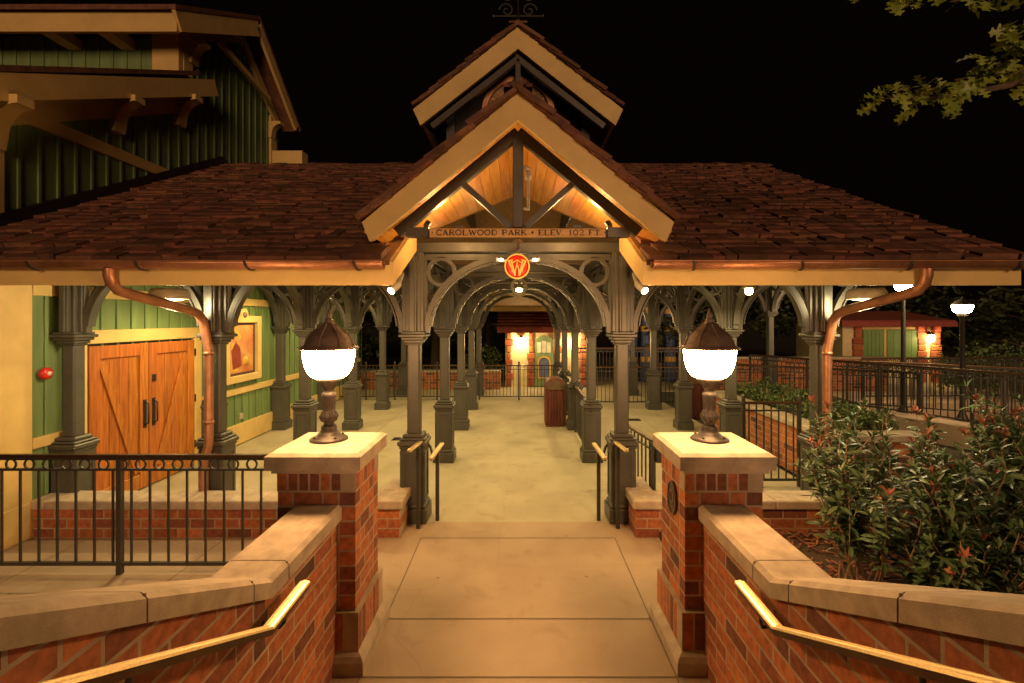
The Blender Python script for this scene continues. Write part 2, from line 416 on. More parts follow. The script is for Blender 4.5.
tag(mu.build('mulch', M['mulch']), 'reddish bark mulch spread under the red-tipped shrubs', 'mulch', kind='stuff')

# ------------------------------------------------------------------ stair walls, pillars, lamps, brass rails
KY, KZ, SL = 2.33, 1.13, .487
def ztop(y): return KZ if y >= KY else KZ+(KY-y)*SL
for sx, side in ((-1, 'left'), (1, 'right')):
    DX = .03 if sx > 0 else 0
    S = lambda a, b: (min(sx*(a+DX), sx*(b+DX)), max(sx*(a+DX), sx*(b+DX)))
    T = thing('stair_wall', (sx*1.37, 2.3, 0), 'brick stair wall with sloping stone coping, %s' % ('on the side of the iron fence' if sx < 0 else 'beside the red-tipped shrubs'), 'wall', 'brick walls beside the stairs')
    mb = MB(); x0, x1 = S(1.24, 1.50)
    brickwall(mb, x0, x1, -1.0, 3.258, 0, 3.1, 'y', rnd=random.Random(11+sx))
    br = mb.build('brickwork', BM, T)
    off = Vector(T.location); out = bmesh.new()
    for (no1, no2) in (((0, -1, 0), (0, 0, 1)), ((0, 1, 0), (0, SL, 1))):     # level part, sloping part
        bm = bmesh.new(); bm.from_mesh(br.data)
        for (co, no) in (((0, KY, 0), no1), ((0, KY, KZ-.09), no2)):
            bmesh.ops.bisect_plane(bm, geom=bm.verts[:]+bm.edges[:]+bm.faces[:], plane_co=Vector(co)-off, plane_no=Vector(no).normalized(), clear_outer=True)
        tm_ = bpy.data.meshes.new('tmp'); bm.to_mesh(tm_); bm.free(); out.from_mesh(tm_); bpy.data.meshes.remove(tm_)
    out.to_mesh(br.data); out.free()
    cp = MB(); yy = [3.258, 2.50, 2.17, 1.545, .85, .15, -.5, -1.0]
    for i in range(len(yy)-1):
        a, b = yy[i]-.004, yy[i+1]+.004
        ys = [a] + ([KY] if b < KY < a else []) + [b]
        prof = [(1.205, -.10), (1.205, -.022), (1.228, 0), (1.512, 0), (1.535, -.022), (1.535, -.10)]
        vs_ = []; fs = []
        for y in ys:
            for (x, dz) in prof: vs_.append((sx*(x+DX), y, ztop(y)+dz))
        m = len(prof)
        for j in range(len(ys)-1):
            for k in range(m): fs.append((j*m+k, j*m+(k+1)%m, (j+1)*m+(k+1)%m, (j+1)*m+k))
        fs += [list(range(m)), [(len(ys)-1)*m+k for k in range(m)]]
        cp.add(vs_, fs)
    cj = MB()
    cp.build('coping', M['stone'], T)
    for i in range(1, len(yy)-1):
        y = yy[i]; x0, x1 = S(1.212, 1.528); cj.box(x0, x1, y-.004, y+.004, ztop(y)-.096, ztop(y)-.006)
    cj.build('coping_joint', M['joint'], T)

    # brass hand rail on the wall
    H = thing('handrail', (sx*1.13, 2.3, 1.0), 'polished brass stair rail on dark brackets along the %s' % ('stair wall next to the iron fence' if sx < 0 else 'stair wall next to the shrubs'), 'handrail', 'brass stair handrails')
    def rz(y): return 1.0 if y > 2.147 else 1.0+(2.147-y)*.512
    pts = [2.52, 2.147, -.9]
    tp = MB(); un = MB()
    prof_t = [(-.029, 0), (-.024, .010), (-.008, .012), (-.005, .016), (.005, .016), (.008, .012), (.024, .010), (.029, 0)]
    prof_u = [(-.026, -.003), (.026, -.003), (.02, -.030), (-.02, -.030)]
    for prof, bld in ((prof_t, tp), (prof_u, un)):
        vs_ = []; fs = []; m = len(prof)
        for y in pts:
            for (x, dz) in prof: vs_.append((sx*(1.13+1.5*DX)+x, y, rz(y)+dz))
        for j in range(len(pts)-1):
            for k in range(m): fs.append((j*m+k, j*m+(k+1)%m, (j+1)*m+(k+1)%m, (j+1)*m+k))
        fs += [list(range(m)), [(len(pts)-1)*m+k for k in range(m)]]
        bld.add(vs_, fs)
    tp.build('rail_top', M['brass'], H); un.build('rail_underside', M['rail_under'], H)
    for y in (2.30, 1.38, .45, -.5):
        k = MB(); z = rz(y)-.03
        k.tube([(sx*(1.13+1.5*DX), y, z), (sx*(1.13+1.5*DX), y, z-.035), (sx*(1.15+DX), y, z-.06), (sx*(1.238+DX), y, z-.06)], .009, 8)
        k.lathe([(0, 0), (.028, 0), (.028, .006), (0, .006)], sx*(1.231+DX), y, z-.06, 16, axis='x')
        k.build('bracket', M['black'], H)

    # pillar
    P = thing('brick_pillar', (sx*1.375, 3.52, 0), 'brick lamp pillar with stone cap, %s' % ('where the iron fence ends' if sx < 0 else 'oval plaque on its inner face'), 'pillar', 'brick lamp pillars')
    x0, x1 = S(1.115, 1.65); mb = MB()
    brickpost(mb, x0, x1, 3.26, 3.78, .40, 1.215, H=.102, rnd=random.Random(5+sx))
    soldier(mb, x0-.004, x1+.004, 3.256, 3.784, 1.217, 1.347)
    soldier(mb, x0-.03, x1+.03, 3.23, 3.81, .14, .40)
    mb.build('brickwork', BM, P)
    ft = MB(); xa, xb, ya, yb = x0-.03, x1+.03, 3.23, 3.81
    pr = [(.045, 0), (.045, .085), (.028, .12), (0, .14)]
    vs_ = []; fs = []
    for (e, z) in pr: vs_ += [(xa-e, ya-e, z), (xb+e, ya-e, z), (xb+e, yb+e, z), (xa-e, yb+e, z)]
    for j in range(3):
        for k in range(4): fs.append((j*4+k, j*4+(k+1)%4, (j+1)*4+(k+1)%4, (j+1)*4+k))
    fs += [(0,1,2,3), (12,13,14,15)]
    ft.add(vs_, fs); ft.build('foot', M['stone'], P)
    cp = MB(); cx_, cy_ = sx*(1.388+DX), 3.525
    pr = [(.292, 1.347), (.292, 1.372), (.325, 1.376), (.325, 1.468), (.296, 1.488), (.0, 1.493)]
    vs_ = []; fs = []
    for (e, z) in pr: vs_ += [(cx_-e, cy_-e, z), (cx_+e, cy_-e, z), (cx_+e, cy_+e, z), (cx_-e, cy_+e, z)]
    for j in range(len(pr)-1):
        for k in range(4): fs.append((j*4+k, j*4+(k+1)%4, (j+1)*4+(k+1)%4, (j+1)*4+k))
    fs += [(0,1,2,3)]
    cp.add(vs_, fs); cp.build('cap', M['stone'], P)
    if sx > 0:
        pl = MB()
        for r0, r1, d in ((0, .085, .012),):
            n = 28; ring = [(1.143, 3.49+.086*math.cos(2*PI*k/n), 1.09+.12*math.sin(2*PI*k/n)) for k in range(n)]
            pl.prism(ring, (-.014, 0, 0))
        plo = pl.build('plaque', M['fence'], P)
        rm = MB(); rm.band([(1.128, 3.49+.082*math.cos(2*PI*k/n), 1.09+.115*math.sin(2*PI*k/n)) for k in range(n)], .012, (1,0,0), .012, 0, True)
        rm.band([(1.128, 3.49+.04*math.cos(2*PI*k/n), 1.10+.045*math.sin(2*PI*k/n)) for k in range(n)], .014, (1,0,0), .010, 0, True)
        rm.box(1.124, 1.13, 3.462, 3.518, 1.02, 1.032); rm.box(1.124, 1.13, 3.485, 3.497, 1.06, 1.14)
        rm.build('plaque_rim', M['lampiron'], plo)
    # lamp
    LX, LY, LZ = sx*(1.425+.6*DX), 3.58, 1.490
    Lm = thing('pillar_lamp', (LX, LY, LZ), 'lit half-globe lamp with metal hood on the brick pillar %s' % ('beside the iron fence' if sx < 0 else 'in front of the shrubs'), 'lamp', 'lamps on brick pillars')
    mb = MB(); zz_ = LZ
    mb.lathe([(0,0),(.138,0),(.138,.012),(.124,.022),(.09,.032),(.082,.048),(.066,.06),(.054,.082),(.058,.095),(.052,.108),(.038,.118),(.038,.132),(.054,.15),(.064,.172),(.06,.192),(.046,.212),(.041,.25),(.046,.30),(.052,.33),(.052,.35),(.040,.356),(.036,.378),(.052,.405),(.085,.445),(.098,.465),(.0,.465)], LX, LY, LZ, 32)
    for k in range(12):
        a = 2*PI*k/12; mb.tube([(LX+.044*math.cos(a), LY+.044*math.sin(a), LZ+.215), (LX+.063*math.cos(a), LY+.063*math.sin(a), LZ+.178), (LX+.050*math.cos(a), LY+.050*math.sin(a), LZ+.145)], .008, 6)
        mb.tube([(LX+.043*math.cos(a), LY+.043*math.sin(a), LZ+.32), (LX+.041*math.cos(a), LY+.041*math.sin(a), LZ+.23)], .006, 5)
    for k in range(4):
        a = PI/4+PI/2*k; mb.lathe([(0,.012),(.012,.03),(0,.04)], LX+.108*math.cos(a), LY+.108*math.sin(a), LZ, 8)
    mb.build('pedestal', M['lampiron2'], Lm)
    mb = MB(); pr = [(0,.468),(.093,.468)] + [(.093+.094*math.sin(k/12*PI/2), .469+.211*(1-math.cos(k/12*PI/2))) for k in range(1, 13)] + [(0,.681)]
    mb.lathe(pr, LX, LY, LZ, 36); mb.build('globe', M['globe'], Lm)
    mb = MB()
    mb.lathe([(0,.684),(.214,.684),(.219,.69),(.216,.698),(.192,.706),(.182,.722),(.172,.75),(.155,.782),(.128,.808),(.104,.823),(.082,.840),(.062,.858),(.042,.878),(.028,.89),(.036,.90),(.024,.91),(.018,.925),(.023,.94),(.014,.955),(.005,.985),(0,.99)], LX, LY, LZ, 36)
    for k in range(8):
        a = 2*PI*k/8; mb.tube([(LX+r_*math.cos(a), LY+r_*math.sin(a), LZ+z_) for (r_, z_) in ((.192,.708),(.184,.722),(.174,.75),(.157,.782),(.130,.808),(.084,.841),(.044,.88))], .006, 5)
    mb.build('hood', M['lampiron'], Lm)

# ------------------------------------------------------------------ low seat walls in front of the columns
def lowwall(sx, label):
    T = thing('low_wall', (sx*2.5, 5.3, 0), label, 'wall', 'low brick walls either side of the entrance')
    S = lambda a, b: (min(sx*a, sx*b), max(sx*a, sx*b))
    mb = MB(); far = 5.33 if sx < 0 else 8.5
    x0, x1 = S(1.29, far); brickwall(mb, x0, x1, 5.20, 5.46, 0, .32, 'x', rnd=random.Random(3+sx))
    x0, x1 = S(1.29, 1.53); brickwall(mb, x0, x1, 5.47, 5.95, 0, .32, 'y', rnd=random.Random(33+sx))
    mb.build('brickwork', BM, T)
    cp = MB(); a = 1.255
    while a < far-.1:
        b = min(a+.78, far); x0, x1 = S(a+.003, b-.003); cp.box(x0, x1, 5.165, 5.495, .32, .42, 0, .012); a = b
    x0, x1 = S(1.255, 1.565); cp.box(x0, x1, 5.50, 5.98, .32, .42, 0, .012)
    cp.build('coping', M['stone'], T)
lowwall(-1, 'low brick wall with stone coping behind the iron fence'); lowwall(1, 'low brick wall with stone coping behind the red-tipped shrubs')

# ------------------------------------------------------------------ fences
def fence(p0, p1, z0a, z0b, hgt, label, posts=(), rings=True, spacing=.115, name='iron_fence', finial=False, brass=False, group='iron fences', bottom=.10):
    a = Vector((p0[0], p0[1], z0a)); b = Vector((p1[0], p1[1], z0b)); d = b-a; L = d.length
    T = thing(name, a, label, 'fence', group); dh = Vector((d.x, d.y, 0)).normalized(); nr = Vector((-dh.y, dh.x, 0))
    U = Vector((0,0,1))
    mb = MB(); mb.beam(a+U*hgt, b+U*hgt, .055, .035, 0, .006); mb.build('top_rail', M['rail_under'] if not brass else M['brass'], T)
    for (hh, ww) in ([(bottom, .03), (hgt-.125, .02), (hgt-.026, .018)] if rings else [(bottom, .03), (hgt-.11, .02)]):
        lo = MB(); lo.beam(a+U*hh, b+U*hh, .032, ww); lo.build('rail', M['fence'], T)
    bars = MB(); n = max(2, int(L/spacing)); ztopb = hgt-.12 if rings else hgt-.02
    for i in range(1, n):
        q = a+d*(i/n); bars.beam(q+U*bottom, q+U*ztopb, .016, .016, up=nr)
    bars.build('bars', M['fence'], T)
    if rings:
        rg = MB()
        for i in range(n):
            q = a+d*((i+.5)/n)+U*(hgt-.076); rg.ring(q, .047 if spacing > .15 else .036, .013, nr, .014, 16)
        rg.build('ring_band', M['fence'], T)
    for t in posts:
        q = a+d*t; ps = MB(); ps.beam(q, q+U*(hgt+ (.04 if finial else -.02)), .048, .048, 0, .004, up=nr)
        if finial: ps.lathe([(0,0),(.03,0),(.02,.015),(.036,.045),(.02,.075),(0,.085)], q.x, q.y, q.z+hgt+.04, 12)
        ps.build('post', M['fence'], T)
    return T
fence((-6.6, 4.47), (-1.72, 4.47), 0, 0, 1.11, 'long black iron fence with ring band, ending at the lamp pillar', (.08, .585, .985), spacing=.172)
# fence on the right of the low wall, by the column
fence((3.2, 6.8), (4.05, 6.8), 0, 0, 1.2, 'short black iron fence between column and brick planter', (.03, .97), rings=False, finial=True, spacing=.10)
# back fences
fence((-6.0, 14.1), (-1.5, 14.1), 0, 0, 1.02, 'iron fence at the back, left of the aisle behind the columns', (.02, .33, .52, .8), rings=False, spacing=.10, finial=True)
fence((-1.15, 14.1), (1.3, 14.1), 0, 0, 1.02, 'iron fence closing the far end of the aisle', (.0, .48, 1), rings=False, spacing=.10, finial=True)
fence((2.1, 13.2), (5.2, 13.2), 0, 0, 1.06, 'iron fence at the back beyond the right-hand columns', (.0, .3, .6, .98), rings=False, spacing=.11, finial=True)
fence((1.9, 15.6), (6.5, 15.6), .35, .35, 1.1, 'farther iron fence in front of the striped poles', (.0, .5, .98), rings=True, spacing=.11)
# queue fence along the right of the aisle
fence((1.22, 7.9), (1.22, 13.9), 0, 0, .98, 'dark queue fence with ring band running along the right of the aisle', (.06, .36, .66, .98), rings=True, spacing=.12, finial=True)
# small gate beside right entrance column
gt = fence((1.47, 6.75), (1.62, 5.66), 0, 0, .94, 'small iron gate beside the right entrance column', (.02, .98), rings=False, spacing=.12, name='iron_gate')
lk = MB(); lk.box(1.63, 1.70, 5.60, 5.70, .70, .86, 0, .008); lk.build('lock_box', M['black'], gt)
# ramp fences on the right
fence((6.35, 13.0), (9.3, 7.6), .38, .38, 1.05, 'iron ramp fence running towards the viewer above the planter', (.0, .25, .5, .75, 1), rings=True, spacing=.11)
fence((8.7, 12.0), (13.2, 12.2), .35, .35, 1.06, 'iron ramp fence in front of the green-shuttered cottage', (.0, .3, .6, .9), rings=True, spacing=.11)
fence((5.0, 12.4), (8.6, 10.2), .2, .2, 1.05, 'iron ramp fence just behind the hedge', (.0, .35, .7, 1), rings=True, spacing=.12)
fence((7.9, 11.4), (13.0, 9.0), .30, .22, 1.1, 'iron ramp fence sloping down to the right picture edge', (.0, .25, .5, .75, 1), rings=True, spacing=.11)
rm = MB(); rm.box(-.3, .3, 0, 6.3, -.05, .36, 0, 0, Matrix.Translation((6.5, 13.1, 0)) @ Matrix.Rotation(math.atan2(2.95, 5.4)+PI, 4, 'Z'))
rm.box(8.4, 14, 11.6, 13.5, -.05, .345)
tag(rm.build('ramp', M['concrete']), kind='structure')

# entry hand rails -----------------------------------------------------------
for sx, side in ((-1, 'left'), (1, 'right')):
    T = thing('entry_handrail', (sx*1.1, 5.45, 0), 'short brass-topped handrail ends beside the %s entrance column' % side, 'handrail', 'entry handrails')
    r1 = MB(); r1.beam((sx*1.19, 5.2, .955), (sx*1.12, 5.75, .955), .055, .03, 0, .008); r1.build('rail_top', M['brass'], T)
    r2 = MB(); r2.beam((sx*.97, 5.3, .84), (sx*.95, 5.95, .84), .055, .03, 0, .008); r2.build('rail_top', M['brass'], T)
    for (x, y, z) in ((1.145, 5.45, .94), (.96, 5.66, .825)):
        ps = MB(); ps.beam((sx*x, y, 0), (sx*x, y, z), .042, .042, 0, .004); ps.build('post', M['fence'], T)
    lk = MB(); lk.tube([(sx*1.12, 5.74, .93), (sx*1.07, 5.8, .84), (sx*1.0, 5.6, .78), (sx*.975, 5.34, .82)], .016, 8); lk.build('link_bar', M['fence'], T)

# ------------------------------------------------------------------ columns
def mk_column():
    T = thing('iron_column', (0,0,0), 'x', 'column', 'station columns')
    pd = MB()
    pd.box(-.175,.175,-.175,.175,0,.17,0,.008); pd.box(-.155,.155,-.155,.155,.17,.21,0,.012)
    pd.box(-.138,.138,-.138,.138,.20,.88,0,.006)
    for s_ in (-1, 1):   # raised panel strips
        for q in (-1, 1):
            pd.box(s_*.138, s_*.146, q*.085, q*.125, .27, .82); pd.box(q*.085, q*.125, s_*.138, s_*.146, .27, .82)
        for (za, zb) in ((.25, .29), (.80, .84)):
            pd.box(s_*.138, s_*.148, -.126, .126, za, zb); pd.box(-.126, .126, s_*.138, s_*.148, za, zb)
    pd.box(-.152,.152,-.152,.152,.87,.905,0,.01); pd.box(-.170,.170,-.170,.170,.905,.965,0,.014); pd.box(-.15,.15,-.15,.15,.965,.995,0,.012); pd.box(-.12,.12,-.12,.12,.99,1.04,0,.015)
    pd.build('pedestal', M['iron'], T)
    sh = MB(); sh.box(-.076,.076,-.076,.076,1.03,2.12,0,.018); sh.build('shaft', M['iron'], T)
    cp = MB()
    for (e, za, zb) in ((.09, 2.09, 2.115), (.107, 2.115, 2.15), (.132, 2.15, 2.185), (.158, 2.185, 2.22), (.135, 2.22, 2.25)): cp.box(-e,e,-e,e,za,zb,0,.008)
    cp.build('capital', M['iron'], T)
    up = MB(); up.box(-.09,.09,-.09,.09,2.24,3.2,0,.008)
    for a in range(4):
        m4 = Matrix.Rotation(a*PI/2, 4, 'Z'); up.box(.088,.135,-.05,.05,2.25,3.15,0,.006,m4); up.box(.10,.152,-.03,.03,2.25,3.15,0,.006,m4)
    up.build('upper_post', M['iron'], T)
    return T
def mk_bracket(ang, T):
    b = MB(); N = 18; x0, x1, z0, h = .15, 1.10, 2.24, .885
    b.band([(x1-(x1-x0)*math.cos(k/N*PI/2), 0, z0+h*math.sin(k/N*PI/2)) for k in range(N+1)], .062, (0,1,0), .075)
    b.band([(x1-(x1-x0-.05)*math.cos(k/N*PI/2), 0, z0+(h-.05)*math.sin(k/N*PI/2)) for k in range(1, N)], .016, (0,1,0), .10)
    b.ring((.325, 0, 2.965), .158, .042, (0,1,0), .07, 24)
    b.box(.14, 1.14, -.035, .035, 3.13, 3.17)
    if ang:
        m = Matrix.Rotation(ang, 4, 'Z'); b.v = [tuple(m @ Vector(p)) for p in b.v]
    return b.build('arch_bracket', M['iron'], T)
ROWS = [5.72, 8.08, 10.4, 12.7, 15.05]
LINES = [(-1.245, 'left side of the aisle'), (1.245, 'right side of the aisle'), (-3.62, 'outer left line'), (3.62, 'outer right line'), (-5.19, 'line along the green wall')]
ORD = ['first', 'second', 'third', 'fourth', 'fifth']
drop = []
base_col = mk_column()
for a in (0, PI/2, PI, 3*PI/2): mk_bracket(a, base_col)
used = False
for (x, nm) in LINES:
    for i, y in enumerate(ROWS):
        if x == -5.19: y = y if i else 5.55
        o = base_col if not used else copy_tree(base_col); used = True
        o.location = (x, y, 0)
        o['label'] = 'grey arched iron column, %s from the front on the %s' % (ORD[i], nm)
        if i == 0:       # nothing reaches forward of the front row
            for ch in list(o.children):
                if ch.name.startswith('arch_bracket') and sum(v.co.y for v in ch.data.vertices)/len(ch.data.vertices) < -.2: drop.append(ch)
        if x == -5.19 or x == 3.62:      # no bracket towards the wall / outside
            for ch in list(o.children):
                if ch.name.startswith('arch_bracket'):
                    cxm = sum(v.co.x for v in ch.data.vertices)/len(ch.data.vertices)
                    if x < 0 and cxm < -.2: drop.append(ch)
        
# extra far column of the neighbouring canopy

o = copy_tree(base_col); o.location = (6.95, 13.1, .36)
for ch in drop: bpy.data.objects.remove(ch)
o['label'] = 'lone grey iron column standing beyond the planter hedge'; o['group'] = 'station columns'

# ------------------------------------------------------------------ station roof
EY, EZ, RY, RZ, PT = 4.40, 2.965, 9.2, 5.38, .503
XL, XR = -5.75, 4.66
RT = thing('station_shelter', (0, 9, 3.2), 'wide shingled station roof with entrance gable and raised gabled lantern', 'roof')
dk = MB(); nb = Vector((0, PT, -1)).normalized()*.09
def zm(y): return EZ-.02+PT*(y-EY)
GA, GS = 4.38, .83      # entrance gable apex height and slope
vy = lambda x: EY+(GA-GS*abs(x)-EZ)/PT
for (xa, xb) in ((XL, -1.19), (1.19, XR)):
    dk.prism([(xa, EY+.03, zm(EY+.03)), (xb, EY+.03, zm(EY+.03)), (xb, RY, zm(RY)), (xa, RY, zm(RY))], nb)
dk.prism([(-1.19, vy(1.19), zm(vy(1.19))), (0, vy(0), zm(vy(0))), (1.19, vy(1.19), zm(vy(1.19))), (1.19, RY, zm(RY)), (-1.19, RY, zm(RY))], nb)
BP = .37
dk.prism([(XL, RY, RZ-.02), (XR, RY, RZ-.02), (XR, 15.9, RZ-.02-BP*6.7), (XL, 15.9, RZ-.02-BP*6.7)], Vector((0, -BP, -1)).normalized()*.09)
dk.build('deck', M['deck'], RT)
# shingles of the front slope
sh = MB(); rnd = random.Random(21); sl = math.hypot(1, PT); ang = math.atan(PT)
e = .155; rows = int((RY-EY)*sl/e)+1
for r in range(rows):
    s0 = -.06+r*e; x = XL-rnd.uniform(0, .2)
    while x < XR+.02:
        wd = rnd.choice((.12, .16, .20, .25, .31, .38))*rnd.uniform(.85, 1.1); xa, xb = max(x, XL), min(x+wd-.006, XR+rnd.uniform(0, .05))
        x += wd
        if xb-xa < .02: continue
        xm = (xa+xb)/2; y = EY+(s0+.05)/sl; zz = EZ+PT*(y-EY)
        if abs(xm) < 1.30 and GA-GS*abs(xm) > zz-.03: continue
        th = rnd.choice((.030, .035, .041, .047, .053))*rnd.uniform(.85, 1.15); j = rnd.uniform(-.022, .012)
        m4 = Matrix.Translation((0, EY, EZ)) @ Matrix.Rotation(ang, 4, 'X') @ Matrix.Translation((0, s0+j, .004)) @ Matrix.Rotation(-.085+rnd.uniform(-.018,.012), 4, 'X')
        sh.box(xa, xb, 0, .33, 0, th, 0, .003, m4)
x = XL
while x < XR:          # ridge caps
    m4 = Matrix.Translation((x, RY, RZ+.03)); sh.box(0, .24, -.14, .02, -.03, .0, 0, .003, m4 @ Matrix.Rotation(.4, 4, 'X')); x += .2+rnd.uniform(0, .05)
sh.prism([(XL, RY, RZ+.012), (XR, RY, RZ+.012), (XR, 15.95, RZ+.012-BP*6.75), (XL, 15.95, RZ+.012-BP*6.75)], (0, 0, .02))
sh.build('shingles', M['shingle'], RT)
# fascia, cut edges beside the gable, right-hand rake
for (xa, xb) in ((XL, -1.19), (1.19, XR)): fa = MB(); fa.box(xa, xb, 4.40, 4.435, 2.714, 2.90); fa.build('fascia', M['cream'], RT)
for sx in (-1, 1):
    fa = MB(); fa.prism([(sx*1.19, 4.40, 2.714), (sx*1.19, 4.40, 2.93), (sx*1.19, 5.24, 3.36), (sx*1.19, 5.42, 3.36), (sx*1.19, 5.42, 3.18)], (sx*-.035, 0, 0)); fa.build('fascia', M['cream'], RT)
fa = MB(); fa.prism([(XR-.01, 4.436, 2.72), (XR-.01, 4.436, 2.95), (XR-.01, RY, RZ-.02), (XR-.01, RY, RZ-.23)], (-.035, 0, 0)); fa.build('fascia', M['cream'], RT)
fa = MB(); fa.box(XL, XR, 15.86, 15.9, 2.66, 2.88)
fa.build('fascia', M['cream'], RT)
for (xa, xb) in ((XL, -1.225), (1.225, XR+.02)):
    gu = MB(); n = 10; prof = [(-.062*math.cos(PI*k/n), -.072*math.sin(PI*k/n)) for k in range(n+1)]
    vs_ = []; fs = []; full = prof + [(a_*.9, b_*.9+.004) for (a_, b_) in reversed(prof)]; m = len(full)
    for x in (xa, xb):
        for (a_, b_) in full: vs_.append((x, 4.335+a_, 2.925+b_))
    for k in range(m): fs.append((k, (k+1)%m, m+(k+1)%m, m+k))
    fs += [list(range(m)), list(range(m, 2*m))]
    gu.add(vs_, fs, 0, True)
    gu.tube([(xa, 4.272, 2.925), (xb, 4.272, 2.925)], .011, 8)
    go = gu.build('gutter', M['copper'], RT)
    x = xa+.35
    while x < xb-.1:
        ss = MB(); ss.band([(x+.05*(k/n), 4.335-.066*math.cos(PI*k/n), 2.925-.077*math.sin(PI*k/n)) for k in range(n+1)], .018, (1,0,0), .02); x += .98; ss.build('gutter_strap', M['fence'], go)
# copper down pipes
for sx, sd in ((-1, 'left'), (1, 'right')):
    pts = [(3.73,4.335,2.86),(3.73,4.335,2.80),(3.73,4.36,2.73),(3.725,4.44,2.665),(3.71,4.58,2.63),(3.66,5.30,2.50),(3.65,5.42,2.46),(3.645,5.50,2.38),(3.64,5.52,2.28),(3.62,5.53,2.15),(3.60,5.53,2.05),(3.60,5.53,1.95),(3.60,5.53,.95),(3.60,5.52,.90),(3.64,5.50,.78),(3.64,5.50,.02)]
    D = thing('downpipe', (sx*3.6, 5.5, 0), 'copper downpipe bending from the gutter to the outer %s column' % sd, 'downpipe', 'copper downpipes')
    mb = MB(); mb.tube([(sx*a, b, c) for (a, b, c) in pts], .05, 14); mb.build('pipe', M['copper'], D)
    cl = MB()
    for z in (2.0, 1.2, .35): cl.lathe([(.052,-.018),(.057,-.018),(.057,.018),(.052,.018)], sx*(3.6 if z > 1 else 3.64), 5.53 if z > 1 else 5.50, z, 16)
    for k in range(5):
        q = pts[2+k]; cl.ring((sx*q[0], q[1], q[2]), .051, .006, (0, .6, -.7), .008, 14)
    cl.build('clamp', M['copper'], D)
# beams under the roof
bmz = MB()
for i, y in enumerate(ROWS):
    bmz.box(-5.3, -1.33, y-.07, y+.07, 3.19, 3.32, 0, .01); bmz.box(1.33, 3.62, y-.07, y+.07, 3.19, 3.32, 0, .01); bmz.box(-1.33, 1.33, y-.085, y+.085, 3.19, 3.315, 0, .012)
for (x, nm) in LINES[:4]: bmz.box(x-.06, x+.06, 5.9, 15.2, 3.20, 3.33, 0, .01)
for x in (-4.4, -3.53, -2.4, 2.4, 3.53): bmz.beam((x, 4.6, zm(4.6)-.16), (x, RY, zm(RY)-.16), .07, .12)
bmz.build('beam', M['iron'], RT)
# entrance beam of the portal with bolts
pb = MB(); pb.box(-1.17, 1.17, 5.66, 5.70, 3.20, 3.30, 0, .008); pb.box(-1.12, 1.12, 5.69, 5.72, 3.10, 3.185, 0, .006)
for x in (-1.1, -.35, .35, 1.1): pb.lathe([(0,-.012),(.012,-.008),(.014,0)], x, 5.66, 3.25, 10, axis='y')
for sx in (-1, 1): pb.box(sx*1.12, sx*1.18, 5.64, 5.72, 2.25, 3.2, 0, .006)
pb.build('portal_frame', M['iron'], RT)

# entrance gable ------------------------------------------------------------
def zg(x): return GA-GS*abs(x)
gd = MB(); cs = 1/math.hypot(1, GS)
for sx in (-1, 1):
    nP = 13
    for k in range(nP):     # planks of the ceiling, running front to back
        xa, xb = 1.36*k/nP+.002, 1.36*(k+1)/nP-.002
        y_a, y_b = vy(xa), vy(xb)
        gd.prism([(sx*xa, 4.19, zg(xa)-.07), (sx*xb, 4.19, zg(xb)-.07), (sx*xb, max(y_b, 4.9), zg(xb)-.07), (sx*xa, y_a, zg(xa)-.07)], (0, 0, -.02))
gd.build('gable_ceiling', M['plank'], RT)
gs = MB()
def gable_shingles(mb, apex, slope, xe, y0, y1fn, seed, e=.155):
    rnd = random.Random(seed); sl_ = math.hypot(1, slope); an = math.atan(slope)
    for sx in (-1, 1):
        n = int(xe*sl_/e)+1
        for r in range(n+1):
            s0 = xe*sl_+.05-(r+1)*e-.20   # distance from ridge of the upper edge
            y = y0-.035-rnd.uniform(0, .045)
            xlow = (s0+.36)/sl_
            while y < y1fn(max(0, xlow-.1)):
                wd = rnd.choice((.12, .16, .2, .26)); th = rnd.uniform(.035, .055)
                m4 = Matrix.Translation((0, 0, apex)) @ (Matrix.Identity(4) if sx > 0 else Matrix.Scale(-1, 4, (1,0,0))) @ Matrix.Rotation(an, 4, 'Y') @ Matrix.Translation((0, 0, -.05)) @ Matrix.Translation((max(s0, 0), 0, .006)) @ Matrix.Rotation(-.085, 4, 'Y')
                mb.box(0, .36+min(s0, 0), y, y+wd-.005, 0, th, 0, .003, m4); y += wd
        mb.beam((sx*.055, y0-.03, apex+.0), (sx*.055, y1fn(0)-.1, apex+.0), .14, .03)
gable_shingles(gs, GA+.035, GS, 1.345, 4.12, lambda x: min(vy(x)+.12, 7.3), 5)
for sx in (-1, 1):
    gs.prism([(0, 4.16, zg(0)-.002), (sx*1.345, 4.16, zg(1.345)-.002), (sx*1.345, max(4.95, vy(1.345)), zg(1.345)-.002), (0, vy(0), zg(0)-.002)], (0, 0, -.045))
gs.build('gable_shingles', M['shingle'], RT)
bb = MB(); bh = .235
for sx in (-1, 1):
    bb.prism([(0, 4.12, GA-.015), (sx*1.355, 4.12, GA-.015-GS*1.355), (sx*1.29, 4.12, GA-.015-GS*1.29-bh*.93), (sx*1.25, 4.12, GA-.015-GS*1.25-bh), (0, 4.12, GA-.015-bh)], (0, .05, 0))
bb.build('barge_board', M['cream'], RT)
tr = MB(); ty = 4.5; zu = GA-.10
for sx in (-1, 1):
    tr.beam((0, ty, zu-.12), (sx*1.14, ty, zu-.12-GS*1.14), .09, .10, 0, .006, up=(0,0,1))
    tr.beam((sx*.52, ty, zu-.17-GS*.52), (sx*.07, ty, 3.27), .07, .055)
    tr.box(sx*.84, sx*1.05, ty-.05, ty+.05, 3.172, 3.26)
    tr.box(sx*.60, sx*.53, ty-.02, ty+.02, 3.27, 3.29)
